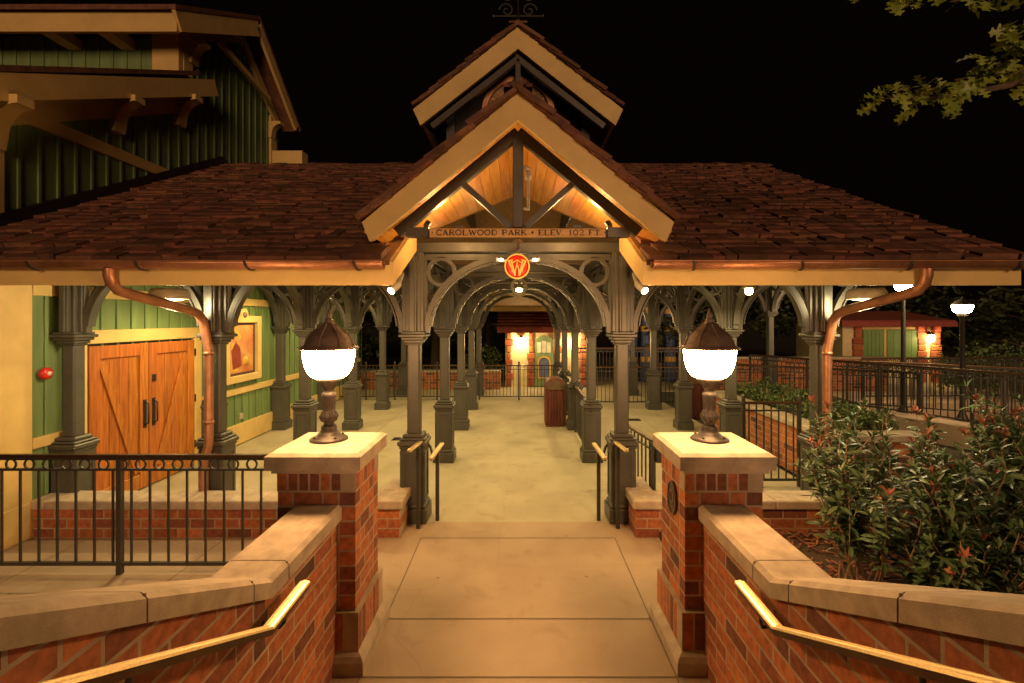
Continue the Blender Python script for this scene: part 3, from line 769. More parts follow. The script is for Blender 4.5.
tr.box(-.05, .05, ty-.05, ty+.05, 3.26, zu-.12, 0, .006)
tr.box(-.86, .86, ty-.02, ty+.05, 3.172, 3.25)
tr.beam((0, ty+.02, 3.18), (0, 5.66, 3.24), .03, .03)
tr.build('gable_truss', M['truss'], RT)

# raised gabled lantern ------------------------------------------------------
UA, US, UY0, UY1, UX = 6.42, .786, 6.5, 11.6, 1.437
ls = MB(); gable_shingles(ls, UA+.03, US, UX-.035, UY0, lambda x: UY1, 9)
for sx in (-1, 1): ls.prism([(0, UY0+.06, UA-.01), (sx*(UX-.03), UY0+.06, UA-.01-US*(UX-.03)), (sx*(UX-.03), UY1, UA-.01-US*(UX-.03)), (0, UY1, UA-.01)], (0, 0, -.05))
ls.build('lantern_shingles', M['shingle'], RT)
lb = MB()
for sx in (-1, 1):
    lb.prism([(0, UY0, UA-.02), (sx*UX, UY0, UA-.02-US*UX), (sx*(UX-.10), UY0, UA-.02-US*(UX-.10)-.30), (0, UY0, UA-.32)], (0, .05, 0))
    lb.box(sx*(UX-.13), sx*(UX-.10), UY0+.052, UY1, UA-US*UX-.20, UA-US*UX-.02)
lb.build('lantern_barge_board', M['cream'], RT)
lw = MB()
for sx in (-1, 1):
    lw.box(sx*1.05, sx*.93, 6.95, 7.07, 4.2, 5.55); lw.box(sx*1.0, sx*.97, 7.07, 11.4, 4.3, 5.55)
    for k in range(7): lw.beam((sx*1.02, 7.1+k*.6, 4.5), (sx*1.02, 7.1+k*.6, 5.5), .05, .08)
lw.prism([(-.98, 7.2, 4.3), (.98, 7.2, 4.3), (.98, 7.2, 5.5), (0, 7.2, 6.25), (-.98, 7.2, 5.5)], (0, .04, 0))
lw.box(-.035, .035, 6.6, 6.67, 5.6, 6.1)
for sx in (-1, 1): lw.beam((0, 6.63, 6.02), (sx*1.2, 6.63, 6.02-US*1.2), .08, .08)
lw.build('lantern_wall', M['truss'], RT)
md = MB(); md.lathe([(0, 0), (.47, 0), (.47, .05), (0, .05)], 0, 6.90, 5.38, 40, axis='y'); mo = md.build('medallion', M['clock'], RT)
mr_ = MB(); mr_.ring((0, 6.90, 5.38), .49, .07, (0,1,0), .12, 40); mr_.ring((0, 6.895, 5.38), .36, .012, (0,1,0), .02, 40)
for k in range(24): a = 2*PI*k/24; mr_.beam((.39*math.cos(a), 6.892, 5.38+.39*math.sin(a)), (.44*math.cos(a), 6.892, 5.38+.44*math.sin(a)), .02, .01, up=(0,1,0))
mr_.build('medallion_rim', M['copper'], mo)
wv = thing('weathervane', (.0, 6.75, 6.45), 'dark scrolled weathervane on the peak of the raised gable', 'weathervane')
mb = MB(); mb.lathe([(.06,0),(.05,.06),(.09,.10),(.05,.15),(.02,.18),(.018,1.1),(.05,1.14),(0,1.2)], 0, 6.75, 6.42, 12); mb.build('spindle', M['black'], wv)
mb = MB()
for sx in (-1, 1):
    for q in (0, 1):
        c = Vector((sx*.16, 6.75, 6.78+q*.2)); mb.band([c+Vector((sx*.11*(1-k/22)*math.cos(k*.45), 0, .11*(1-k/22)*math.sin(k*.45))) for k in range(20)], .018, (0,1,0), .02)
mb.beam((-.35, 6.75, 6.70), (.35, 6.75, 6.70), .02, .02)
for sx in (-1, 1): mb.lathe([(0,-.03),(.03,0),(0,.04)], sx*.35, 6.75, 6.70, 8)
mb.build('scrollwork', M['black'], wv)

# sign and emblem ------------------------------------------------------------
SG = thing('station_sign', (0, 4.44, 3.17), 'long wooden name board reading CAROLWOOD PARK ELEV. 102 FT under the gable', 'sign')
mb = MB(); mb.box(-.83, .82, 4.445, 4.475, 3.168, 3.250, 0, .005); mb.build('board', M['sign'], SG)
GL = {   # thick and thin strokes of a wide engraved face: (points, width)
 'C': [([(.95,.78),(.80,.97),(.5,1.0),(.2,.88),(.06,.5),(.2,.12),(.5,0),(.8,.03),(.95,.22)], .15), ([(.95,.70),(.95,1.0)], .07)],
 'A': [([(.08,0),(.48,1)], .10), ([(.46,1),(.90,0)], .20), ([(.22,.33),(.76,.33)], .09), ([(-.02,0),(.24,0)], .07), ([(.70,0),(1.05,0)], .07)],
 'R': [([(.18,0),(.18,1)], .20), ([(.02,1),(.6,1),(.86,.9),(.9,.75),(.84,.6),(.6,.5),(.2,.5)], .10), ([(.5,.5),(.92,0)], .18), ([(.02,0),(.36,0)], .07), ([(.78,0),(1.05,0)], .07)],
 'O': [([(.5+.45*math.cos(2*PI*k/16), .5+.5*math.sin(2*PI*k/16)) for k in range(17)], .15)],
 'L': [([(.2,0),(.2,1)], .20), ([(.02,1),(.40,1)], .07), ([(.02,0),(.92,0),(.92,.3)], .09)],
 'W': [([(.08,1),(.30,0)], .18), ([(.30,0),(.5,.9)], .09), ([(.48,.9),(.70,0)], .18), ([(.70,0),(.94,1)], .09), ([(-.04,1),(.2,1)], .07), ([(.84,1),(1.06,1)], .07)],
 'D': [([(.18,0),(.18,1)], .20), ([(.02,1),(.55,1),(.85,.85),(.95,.5),(.85,.15),(.55,0),(.02,0)], .11)],
 'P': [([(.20,0),(.20,1)], .20), ([(.02,1),(.6,1),(.88,.9),(.92,.73),(.86,.56),(.6,.46),(.2,.46)], .10), ([(.02,0),(.42,0)], .07)],
 'K': [([(.18,0),(.18,1)], .20), ([(.88,1),(.24,.42)], .09), ([(.42,.58),(.92,0)], .18), ([(.02,0),(.36,0)], .07), ([(.02,1),(.36,1)], .07), ([(.70,1),(1.0,1)], .07), ([(.78,0),(1.05,0)], .07)],
 'E': [([(.2,0),(.2,1)], .20), ([(.02,1),(.88,1),(.88,.76)], .09), ([(.2,.52),(.66,.52)], .09), ([(.02,0),(.92,0),(.92,.28)], .09)],
 'V': [([(.08,1),(.5,0)], .20), ([(.5,0),(.92,1)], .09), ([(-.04,1),(.28,1)], .07), ([(.78,1),(1.05,1)], .07)],
 'F': [([(.2,0),(.2,1)], .20), ([(.02,1),(.92,1),(.92,.74)], .09), ([(.2,.52),(.66,.52)], .09), ([(.02,0),(.42,0)], .07)],
 'T': [([(.5,0),(.5,1)], .20), ([(.06,.72),(.06,1),(.94,1),(.94,.72)], .09), ([(.30,0),(.70,0)], .07)],
 '1': [([(.5,0),(.5,1),(.3,.86)], .18), ([(.26,0),(.74,0)], .07)],
 '0': [([(.5+.42*math.cos(2*PI*k/16), .5+.5*math.sin(2*PI*k/16)) for k in range(17)], .15)],
 '2': [([(.12,.72),(.2,.93),(.5,1),(.8,.92),(.86,.72),(.7,.5),(.1,.02),(.92,.02),(.92,.2)], .12)],
 '.': [([(.1,0),(.26,0)], .14)]}
def letters(mb, txt, x0, x1, z0, hh):
    ad = {'W': 1.4, '1': .75, ' ': .55, '.': .35, 'O': 1.1, 'D': 1.05}; tot = sum(ad.get(c, 1)+.16 for c in txt)-.16; u_ = (x1-x0)/tot; x = x0
    for c in txt:
        a_ = ad.get(c, 1)
        for (pts, wd) in GL.get(c, []):
            mb.band([(x+p[0]*u_*(a_ if c != '.' else 1), 4.4435, z0+p[1]*hh) for p in pts], wd*u_*1.25, (0,1,0), .004)
        x += (a_+.16)*u_
for (t_, xa, xb) in (('CAROLWOOD PARK', -.765, .08), ('ELEV. 102 FT', .19, .765)):
    mb = MB(); letters(mb, t_, xa, xb, 3.185, .048); mb.build('lettering', M['letter'], SG)
sf = MB()
for xd in (.135, -.80, .812): sf.lathe([(0,-.003),(.011 if xd == .135 else .006,-.003),(.011 if xd == .135 else .006,.004)], xd, 4.444, 3.209, 12, axis='y')
sf.build('dot', M['letter'], SG)
EM = thing('emblem', (0, 5.62, 3.05), 'round red emblem with gold rim and gold interlaced monogram over the entrance', 'emblem')
ey, ez = 5.56, 3.015
mb = MB(); mb.lathe([(0, 0), (.135, 0), (.14, .01), (.14, .05), (0, .05)], -.01, ey, ez, 40, axis='y'); mb.build('disc', M['red'], EM)
mb = MB(); mb.ring((-.01, ey+.005, ez), .14, .016, (0,1,0), .05, 40); mb.build('rim', M['gold'], EM)
u = .148/235; mb = MB()
def stk(pts, wd=28, lift=0): mb.band([(-.01+(a-320)*u, ey-.006-lift, ez-(b-315)*u) for (a, b) in pts], wd*u, (0,1,0), .012)
stk([(165,205),(215,330),(285,490)], 30); stk([(475,205),(425,330),(355,490)], 30)
stk([(280,480),(318,190),(360,480)], 22, .002); stk([(212,190),(268,430)], 22, .003); stk([(428,190),(372,430)], 22, .003)
stk([(255,440),(320,300),(385,440)], 20, .004); stk([(235,250),(320,195),(405,250)], 18, .005); stk([(160,210),(245,190)], 16, .001); stk([(395,190),(480,210)], 16, .001)
mb.build('monogram', M['gold'], EM)
bk = MB(); bk.box(-.03, .03, 5.6, 5.66, 3.0, 3.25); bk.build('hanger', M['iron'], EM)

# lamps of the station -------------------------------------------------------
def drum(loc, label, W, aim, name='flood_light', group='flood lights at the entrance'):
    T = thing(name, loc, label, 'light', group); d = Vector(aim).normalized(); p_ = Vector(loc)
    mb = MB(); mb.tube([p_, p_+d*.02, p_+d*.16], [.03, .04, .045], 16); mb.beam(p_-d*.0, p_+Vector((0, .15, .12)), .03, .03); mb.build('housing', M['shade'], T)
    mb = MB(); mb.tube([p_+d*.158, p_+d*.166], .038, 16, smooth=False); mb.build('lens', M['tube'], T)
    q = p_+d*.22
    rot = d.to_track_quat('-Z', 'Y').to_euler()
    lamp('flood_beam', q, W, WARM, T, .05, math.radians(140), rot)
drum((-1.30, 5.2, 2.79), 'small drum flood light by the left entrance column, under the eave', 20, (-.35, -.75, -.55))
drum((1.30, 5.2, 2.79), 'small drum flood light by the right entrance column, under the eave', 20, (.35, -.75, -.55))
for sx, s_ in ((-1, 'left'), (1, 'right')):
    T = thing('ceiling_lamp', (sx*3.85, 5.25, 2.6), 'pale drum lamp under the eave beside the outer %s column' % s_, 'light', 'drum lamps under the eave')
    mb = MB(); mb.lathe([(0,.135),(.16,.135),(.19,.10),(.20,.03),(.185,.02)], sx*3.85, 5.25, 2.6, 24); mb.build('shade', M['shade'], T)
    mb = MB(); mb.lathe([(0,0),(.12,.01),(.18,.03),(0,.035)], sx*3.85, 5.25, 2.6, 24); mb.build('diffuser', M['drumglass'], T); lamp('drum_glow', (sx*3.85, 5.25, 2.52), 70, (1, .76, .38), T, .12)
# small uplights in the gable
for sx, s_ in ((-1, 'left'), (1, 'right')):
    T = thing('gable_uplight', (sx*.09, 5.62, 3.1), 'small lit uplight tucked behind the emblem on its %s' % s_, 'light', 'uplights behind the emblem')
    mb = MB(); mb.tube([(sx*.14, 5.62, 3.085), (sx*.26, 5.60, 3.10)], [.018, .03], 12); mb.build('housing', M['shade'], T)
    mb = MB(); mb.lathe([(0,-.018),(.02,-.012),(.032,0),(.02,.012),(0,.018)], sx*.20, 5.575, 3.095, 12); mb.build('lens', M['tube'], T)
for sx, s_ in ((-1, 'left'), (1, 'right')):
    T = thing('cove_light', (sx*.92, 4.75, 3.34), 'little uplight above the %s end of the name board' % s_, 'light', 'uplights in the gable')
    mb = MB(); mb.tube([(sx*.92, 4.75, 3.325), (sx*.90, 4.78, 3.37)], [.03, .035], 12); mb.build('housing', M['black'], T)
    lamp('cove_glow', (sx*.62, 4.95, 3.36), GABLE_W, (1, .56, .19), T, .05)
T = thing('spot_fixture', (.07, 4.62, 3.5), 'slim silver spotlight fixed to the king post of the gable', 'light')
mb = MB(); mb.tube([(.10, 4.6, 3.45), (.10, 4.6, 3.78)], .013, 8); mb.tube([(.05, 4.55, 3.46), (.10, 4.6, 3.46)], .015, 8); mb.tube([(.05, 4.55, 3.85), (.11, 4.6, 3.85)], .022, 8); mb.build('arm', M['shade'], T)
mb = MB(); mb.lathe([(0,0),(.028,.01),(.032,.06),(.02,.10),(0,.11)], .10, 4.6, 3.74, 12); mb.build('head', M['shade'], T)
# pendants
def pendant(x, y, z, label, W=HALL_W, ring=False):
    T = thing('ceiling_lamp', (x, y, z), label, 'light', 'ceiling lamps under the station roof')
    mb = MB(); mb.lathe([(.02,.32),(.02,.12),(.06,.10),(.10,.06),(.11,.045),(.0,.05)], x, y, z, 20)
    if ring: mb.ring((x, y-.06, z+.08), .13, .05, (0,1,0), .05, 24)
    mb.build('fitting', M['shade'], T)
    mb = MB(); mb.lathe([(0,-.06),(.04,-.045),(.06,0),(.05,.04),(0,.05)], x, y, z, 16); mb.build('bulb', M['bulb'], T)
    lamp('pendant_glow', (x, y, z-.13), W, HALL, T, .06, math.radians(168), (0, 0, 0))
pendant(0.02, 8.95, 2.93, 'lit round lamp hanging in the aisle just below the emblem', HALL_W*1.1, True)
pendant(3.50, 7.2, 2.82, 'lit bulb under the eave behind the right-hand pillar lamp')
for i, y in enumerate((6.9, 11.6)): pendant(0, y, 3.45 if i == 0 else 3.36, 'added unseen lamp high in the aisle ceiling behind the beams, %s from the entrance' % ORD[i])  # added out of view behind the beams to light the hall
for (x, s_) in ((-2.4, 'left'), (2.4, 'right')):
    for i, y in enumerate((6.95, 9.25, 11.6, 13.9)): pendant(x, y, 2.42+.0775*y, 'added unseen lamp in the ceiling of the %s aisle, %s from the front' % (s_, ORD[i]))  # one added per bay, hidden by the fascia, to brighten the floor
for i, y in enumerate((6.9, 9.2, 11.7)): pendant(-4.35, y, 2.42+.0775*y, 'added unseen ceiling lamp in front of the green wall, %s from the front' % ORD[i], HALL_W*1.4)  # unseen, added to brighten the green wall and doors

# ------------------------------------------------------------------ barn on the left
BT = thing('barn', (-6, 8, 0), 'tall green board-and-batten barn with cream trim and double wooden doors', 'building')
WX = -5.35
wl = MB()
wl.box(WX-.4, WX-.02, 4.85, 16, 0, 3.3)
y = 4.9
rnd = random.Random(4)
while y < 16:      # boards
    wl.box(WX-.03, WX, y, min(y+.235, 16), .02, 3.25, 0, .002); wl.box(WX, WX+.022, y+.215, y+.255, .02, 3.2, 0, .005); y += .24
# upper storeys
UXW = -5.75
wl.box(-12, UXW-.03, 4.92, 11.3, 3.0, 4.7)
wl.prism([(UXW-.02, 4.92, 4.6), (UXW-.02, 8.1, 4.6), (UXW-.02, 8.1, 6.4), (UXW-.02, 4.92, 4.76)], (-6.2, 0, 0))
wl.prism([(UXW-.02, 8.1, 4.6), (UXW-.02, 11.2, 4.6), (UXW-.02, 11.2, 7.15), (UXW-.02, 9.8, 8.25), (UXW-.02, 8.1, 7.25)], (-6.2, 0, 0))
y = 5.0
while y < 11.2:
    top = 4.75+(y-4.92)*.5 if y < 8.1 else (7.2+(y-8.1)*.58 if y < 9.8 else 8.2-(y-9.8)*.8)
    wl.box(UXW-.02, UXW, y, y+.225, 3.0, top-.02); wl.box(UXW, UXW+.022, y+.205, y+.245, 3.0, top-.05, 0, .004); y += .235
x = -11.8
while x < UXW-.2: wl.box(x, x+.225, 8.06, 8.1, 6.0, 7.2); wl.box(x+.205, x+.245, 8.04, 8.06, 6.0, 7.2); x += .235
wl.build('boarding', M['green'], BT)
tm = MB()
tm.box(WX+.003, WX+.035, 4.85, 5.20, 0, 3.2, 0, .004); tm.box(WX-.4, WX+.03, 4.80, 4.85, 0, 3.2)       # corner boards
tm.box(WX+.0, WX+.05, 4.86, 5.72, .02, .40, 0, .005); tm.box(WX+.0, WX+.05, 7.95, 16, .02, .40, 0, .005); tm.box(WX+.0, WX+.045, 5.2, 5.75, .97, 1.09, 0, .006); tm.box(WX, WX+.045, 7.98, 16, .97, 1.09, 0, .006)
tm.box(WX+.0, WX+.045, 5.2, 16, 2.66, 2.80, 0, .006)
# upper trim
tm.box(UXW-.3, UXW+.03, 4.90, 5.30, 3.0, 4.75, 0, .01)       # corner post
tm.box(UXW, UXW+.05, 5.3, 8.5, 4.68, 4.84, 0, .006)          # level band
tm.beam((UXW+.30, 4.2, 4.46), (UXW+.30, 8.55, 6.56), .05, .27); tm.beam((UXW+.04, 4.6, 4.38), (UXW+.04, 8.2, 6.14), .06, .30)
def corbel(y, z, s=1):
    pr = [(0, 0), (.32*s, 0), (.32*s, -.07*s)] + [(.32*s-.22*s*math.sin(k/8*PI/2), -.07*s-.25*s*(1-math.cos(k/8*PI/2))) for k in range(1, 9)] + [(.08*s, -.42*s), (0, -.42*s)]
    tm.prism([(UXW+a, y-.09, z+b) for (a, b) in pr], (0, .18, 0))
corbel(5.15, 4.80, 1.3); corbel(6.75, 5.55, 1.2); corbel(8.0, 6.15, 1.2)
tm.box(UXW-.42, UXW+.03, 8.0, 8.12, 5.9, 7.3, 0, .008); tm.box(UXW+.0, UXW+.04, 8.12, 8.34, 6.3, 7.3)
# barn eave and gable rakes
tm.box(-12, UXW+.36, 7.5, 7.56, 6.94, 7.26); tm.beam((UXW+.36, 7.5, 7.11), (UXW+.36, 9.85, 8.43), .06, .30); tm.beam((UXW+.36, 9.85, 8.47), (UXW+.36, 11.55, 7.05), .06, .22)
tm.beam((UXW+.05, 8.2, 7.3), (UXW+.05, 9.8, 8.2), .07, .18); tm.beam((UXW+.05, 9.8, 8.2), (UXW+.05, 11.2, 7.05), .07, .18)
corbel(8.35, 7.25, .9); corbel(11.0, 6.95, .9); tm.box(UXW, UXW+.06, 10.95, 11.2, 5.0, 7.1); tm.box(UXW+.05, UXW+.75, 11.0, 11.3, 5.95, 6.30)
tm.beam((UXW+.2, 8.8, 7.55), (UXW+.2, 10.6, 7.3), .07, .10)
for x in (-7.6, -9.0, -6.7): tm.box(x, x+.22, 7.56, 8.05, 6.95, 7.12)
tm.build('trim', M['cream'], BT)
rf = MB()
rf.prism([(-12, 4.15, 4.58), (UXW+.33, 4.15, 4.58), (UXW+.33, 8.1, 6.56), (-12, 8.1, 6.56)], (0, 0, .07))
rf.prism([(-12, 7.42, 7.24), (UXW+.40, 7.42, 7.24), (UXW+.40, 9.85, 8.6), (-12, 9.85, 8.6)], (0, 0, .08))
rf.prism([(-12, 11.7, 7.02), (UXW+.40, 11.7, 7.02), (UXW+.40, 9.85, 8.6), (-12, 9.85, 8.6)], (0, 0, .08))
rf.build('roof', M['shingle'], BT)
fl = MB(); fl.beam((UXW+.03, EY, EZ+.10), (UXW+.03, RY, RZ+.10), .08, .14); fl.build('flashing', M['black'], BT)
# doors
fr = MB(); fr.box(WX, WX+.06, 5.74, 7.95, 2.09, 2.26, 0, .006); fr.box(WX, WX+.06, 5.72, 5.84, 0, 2.09, 0, .006); fr.box(WX, WX+.06, 7.78, 7.95, 0, 2.09, 0, .006)
fr.build('door_frame', M['cream'], BT)
dbk = MB(); dbk.box(WX+.002, WX+.012, 5.84, 7.78, .0, 2.09); dbk.build('door_gap', M['black'], BT)
for k, (ya, yb) in enumerate(((5.86, 6.80), (6.815, 7.765))):
    d = MB(); n = 6
    for i in range(n): d.box(WX+.012, WX+.038, ya+(yb-ya)*i/n+.003, ya+(yb-ya)*(i+1)/n-.003, .02, 2.05, 0, .004)
    fy = .15
    d.box(WX+.038, WX+.064, ya, ya+fy, .02, 2.06, 0, .006); d.box(WX+.038, WX+.064, yb-fy, yb, .02, 2.06, 0, .006)
    d.box(WX+.038, WX+.063, ya+fy+.003, yb-fy-.003, 1.89, 2.058, 0, .006); d.box(WX+.038, WX+.063, ya+fy+.003, yb-fy-.003, .02, .22, 0, .006)
    if k == 0: d.beam((WX+.049, ya+fy+.03, 1.85), (WX+.049, yb-fy-.03, .26), .11, .022, 0, .004, up=(1,0,0))
    else: d.beam((WX+.049, yb-fy-.03, 1.85), (WX+.049, ya+fy+.03, .26), .11, .022, 0, .004, up=(1,0,0))
    do = d.build('door', M['door'], BT)
    h = MB(); hy = yb-.075 if k == 0 else ya+.075
    h.box(WX+.065, WX+.072, hy-.03, hy+.03, .86, 1.26); h.tube([(WX+.07, hy, .90), (WX+.12, hy, .93), (WX+.12, hy, 1.20), (WX+.07, hy, 1.23)], .011, 8)
    if k: h.box(WX+.065, WX+.078, hy-.03, hy+.035, 1.50, 1.60)
    h.build('handle', M['black'], do)
    if k:
        hg = MB()
        for z in (.3, 1.05, 1.8): hg.box(WX+.06, WX+.075, yb-.005, yb+.02, z, z+.12)
        hg.build('hinge', M['black'], do)
ob = MB(); ob.box(WX+.05, WX+.09, 9.0, 9.1, .50, .60, 0, .005); ob.build('outlet', M['shade'], BT)

AB = thing('alarm_bell', (WX, 5.33, 1.79), 'round red alarm bell on the green barn wall', 'bell')
mb = MB(); mb.lathe([(.064,0),(.068,.02),(.064,.045),(.045,.06),(.02,.065)], WX+.03, 5.33, 1.79, 24, axis='x'); mb.build('gong', M['red'], AB)
mb = MB(); mb.lathe([(0,.078),(.022,.074),(.026,.060)], WX+.03, 5.33, 1.79, 16, axis='x'); mb.lathe([(.05,-.0),(.05,.03)], WX, 5.33, 1.79, 16, axis='x'); mb.build('hub', M['white'], AB)

PO = thing('poster_case', (WX, 9.3, 1.8), 'cream framed poster case with a colourful print on the green wall', 'poster')
mb = MB(); ya, yb, za, zb = 8.72, 9.92, 1.20, 2.46
mb.box(WX+.02, WX+.11, ya, ya+.14, za, zb, 0, .008); mb.box(WX+.02, WX+.11, yb-.14, yb, za, zb, 0, .008); mb.box(WX+.02, WX+.108, ya+.14, yb-.14, zb-.13, zb, 0, .008); mb.box(WX+.02, WX+.108, ya+.14, yb-.14, za, za+.13, 0, .008)
mb.lathe([(0,.02),(.13,.02),(.13,.105),(0,.105)], WX, 9.32, 2.47, 24, axis='x'); mb.build('frame', M['cream'], PO)
mb = MB(); mb.lathe([(0,.104),(.06,.104),(.05,.125),(0,.13)], WX, 9.32, 2.48, 16, axis='x'); mb.build('boss', M['lampiron'], PO)
mb = MB(); mb.box(WX+.02, WX+.045, ya+.14, yb-.14, za+.13, zb-.13); po = mb.build('print', M['posterdark'], PO)
mb = MB(); mb.box(WX+.045, WX+.048, ya+.18, yb-.22, za+.18, zb-.18); mb.build('print_panel', M['poster'], po)
mb = MB()
mb.band([(WX+.05, 9.0+.25*math.cos(PI*k/12), 2.02+.16*math.sin(PI*k/12)) for k in range(13)], .07, (1,0,0), .004)
mb.box(WX+.048, WX+.052, 8.98, 9.2, 1.42, 1.95); mb.lathe([(0,.052),(.10,.052),(.10,.048)], WX, 9.45, 1.58, 20, axis='x')
mb.build('print_figure', M['yellow'], po)
mb = MB(); mb.prism([(WX+.053, 9.02, 1.45), (WX+.053, 9.30, 1.5), (WX+.053, 9.25, 1.85), (WX+.053, 9.12, 1.98), (WX+.053, 8.98, 1.8)], (.002, 0, 0)); mb.build('print_shape', M['redtrim'], po)

PO.location.y -= .2
# ------------------------------------------------------------------ planter, shrubs
def leaf(mb, base, d, nrm, l, w_, fold=.25, droop=.15):
    d = d.normalized(); sd = d.cross(nrm)
    if sd.length < .01: sd = Vector((1,0,0))
    sd.normalize(); up = sd.cross(d).normalized()
    c = [base, base+d*l*.35-up*droop*l*.05, base+d*l*.7-up*droop*l*.25, base+d*l-up*droop*l*.6]
    a1 = c[1]+sd*w_*.5+up*w_*fold; b1 = c[1]-sd*w_*.5+up*w_*fold; a2 = c[2]+sd*w_*.42+up*w_*fold; b2 = c[2]-sd*w_*.42+up*w_*fold
    mb.add([c[0], c[1], c[2], c[3], a1, b1, a2, b2], [(0,1,4), (0,5,1), (1,2,6,4), (1,5,7,2), (2,3,6), (2,7,3)], 0, True)
def rv(r): return Vector((r.uniform(-1,1), r.uniform(-1,1), r.uniform(-1,1)))
def photinia(x, y, h, spread, ns, label, seed, red=.5, z0=.08, ll=.105):
    r = random.Random(seed); T = thing('photinia_shrub', (x, y, z0), label, 'shrub', 'red-tipped shrubs in the bed')
    stm = MB(); lf = MB(); rd = MB()
    def twig(p, d, L, rad, lv):
        n = 5; pts = [p]; q = p.copy(); dd = d.copy()
        for i in range(n):
            dd = (dd + Vector((0,0,.10)) + rv(r)*.14).normalized(); q = q+dd*(L/n); pts.append(q.copy())
        stm.tube(pts, [rad*(1-.65*i/n) for i in range(n+1)], 5)
        st_ = .30 if lv == 0 else .15
        cnt = int(L/.036); 
        for i in range(cnt):
            t = st_+(1-st_)*(i+r.random())/cnt; k = min(int(t*n), n-1); pp = pts[k].lerp(pts[k+1], t*n-k)
            a = r.uniform(0, 2*PI); ax = (pts[k+1]-pts[k]).normalized(); s1 = ax.cross(Vector((.3,.1,1)))
            s1 = s1.normalized() if s1.length > .01 else Vector((1,0,0)); s2 = ax.cross(s1)
            o_ = s1*math.cos(a)+s2*math.sin(a); ld = (o_*.9+ax*r.uniform(.1,.8)); s = r.uniform(.7,1.25)
            leaf(lf, pp, ld, ax+rv(r)*.3, ll*s, ll*.27*s, .18, r.uniform(.1,.6))
        tip = pts[-1]; ax = (pts[-1]-pts[-2]).normalized()
        tgt = rd if r.random() < red else lf
        for i in range(r.randint(6, 10)):
            o_ = rv(r); o_ = (o_-ax*o_.dot(ax)).normalized(); leaf(tgt, tip-ax*.01*i*.5, ax*r.uniform(.4,1.3)+o_*.7, ax, ll*r.uniform(.45,.8), ll*.18, .2, .1)
        if lv == 0:
            for i in range(r.randint(3, 5)):
                k = r.randint(1, n-1); o_ = rv(r); o_.z = abs(o_.z)*.5+.5; twig(pts[k], (o_.normalized()*.9+dd*.5).normalized(), L*r.uniform(.3,.5), rad*.6, 1)
    for s_ in range(ns):
        a = r.uniform(0, 2*PI); d = Vector((math.cos(a)*r.uniform(.1,1)*spread, math.sin(a)*r.uniform(.1,1)*spread, 1)).normalized()
        twig(Vector((x+r.uniform(-.12,.12), y+r.uniform(-.12,.12), z0)), d, h*r.uniform(.75,1.08), r.uniform(.007,.012), 0)
    stm.build('stems', M['stem'], T, recalc=False); lf.build('foliage', M['leaf'], T, recalc=False); rd.build('new_leaves', M['redleaf'], T, recalc=False)
SHR = [(2.62, 4.15, 1.28, .55, 9, 'loose pale-leaved shrub nearest the lamp pillar', .25),
       (3.25, 3.75, 1.25, .55, 10, 'dense shrub second from the lamp pillar, just behind the coping', .35),
       (3.15, 4.75, 1.45, .5, 9, 'red-tipped shrub at the back of the bed in front of the outer right column', .7),
       (3.95, 4.3, 1.42, .55, 10, 'red-tipped shrub in the middle of the bed with many red shoots', .9),
       (3.85, 3.45, 1.2, .5, 9, 'dark glossy shrub low behind the sloping coping', .35),
       (4.75, 4.75, 1.55, .5, 9, 'tall red-tipped shrub at the back, right part of the bed', .8),
       (4.65, 3.9, 1.45, .5, 10, 'tall shrub at the picture edge with bare lower stems', .5),
       (3.55, 4.15, 1.15, .6, 10, 'leafy shrub in the centre of the bed filling between its neighbours', .3),
       (3.45, 3.15, .80, .7, 10, 'lowest shrub, right behind the stone coping of the stair wall', .2),
       (3.95, 2.95, .95, .7, 10, 'dark shrub behind the coping at the right picture edge', .4),
       (3.05, 3.35, .85, .7, 9, 'compact dark shrub overlooking the second coping joint', .2),
       (2.95, 3.55, .72, .7, 8, 'small low shrub at the kink of the stone coping', .2)]
for i, (x, y, h, sp, ns, lb_, rd_) in enumerate(SHR): photinia(x+.32 if i in (0, 11) else x+.22, y, h*(.92 if y > 4.2 else .84), sp*1.05, ns+3, lb_, 50+i, rd_*.55, ll=.125)

def leafcloud(mb, fn, n, size, r):
    for i in range(n):
        p_ = fn(); d = rv(r); leaf(mb, p_, d, rv(r), size*r.uniform(.6,1.3), size*.5*r.uniform(.7,1.2), .15, .2)
PT_ = thing('brick_planter', (4.4, 7.9, 0), 'raised brick planter with stone coping holding the hedge', 'planter')
mb = MB(); brickwall(mb, 4.3, 4.55, 6.5, 10.6, 0, .72, 'y', rnd=random.Random(71)); brickwall(mb, 4.56, 5.6, 6.5, 6.75, 0, .72, 'x', rnd=random.Random(72)); mb.build('brickwork', BM, PT_)
mb = MB(); mb.box(4.26, 4.59, 6.46, 10.6, .72, .81, 0, .012); mb.box(4.6, 5.62, 6.46, 6.79, .72, .81, 0, .012); mb.build('coping', M['stone'], PT_)
mb = MB(); mb.box(4.55, 5.6, 6.75, 10.6, 0, .74); mb.build('soil', M['soil'], PT_)
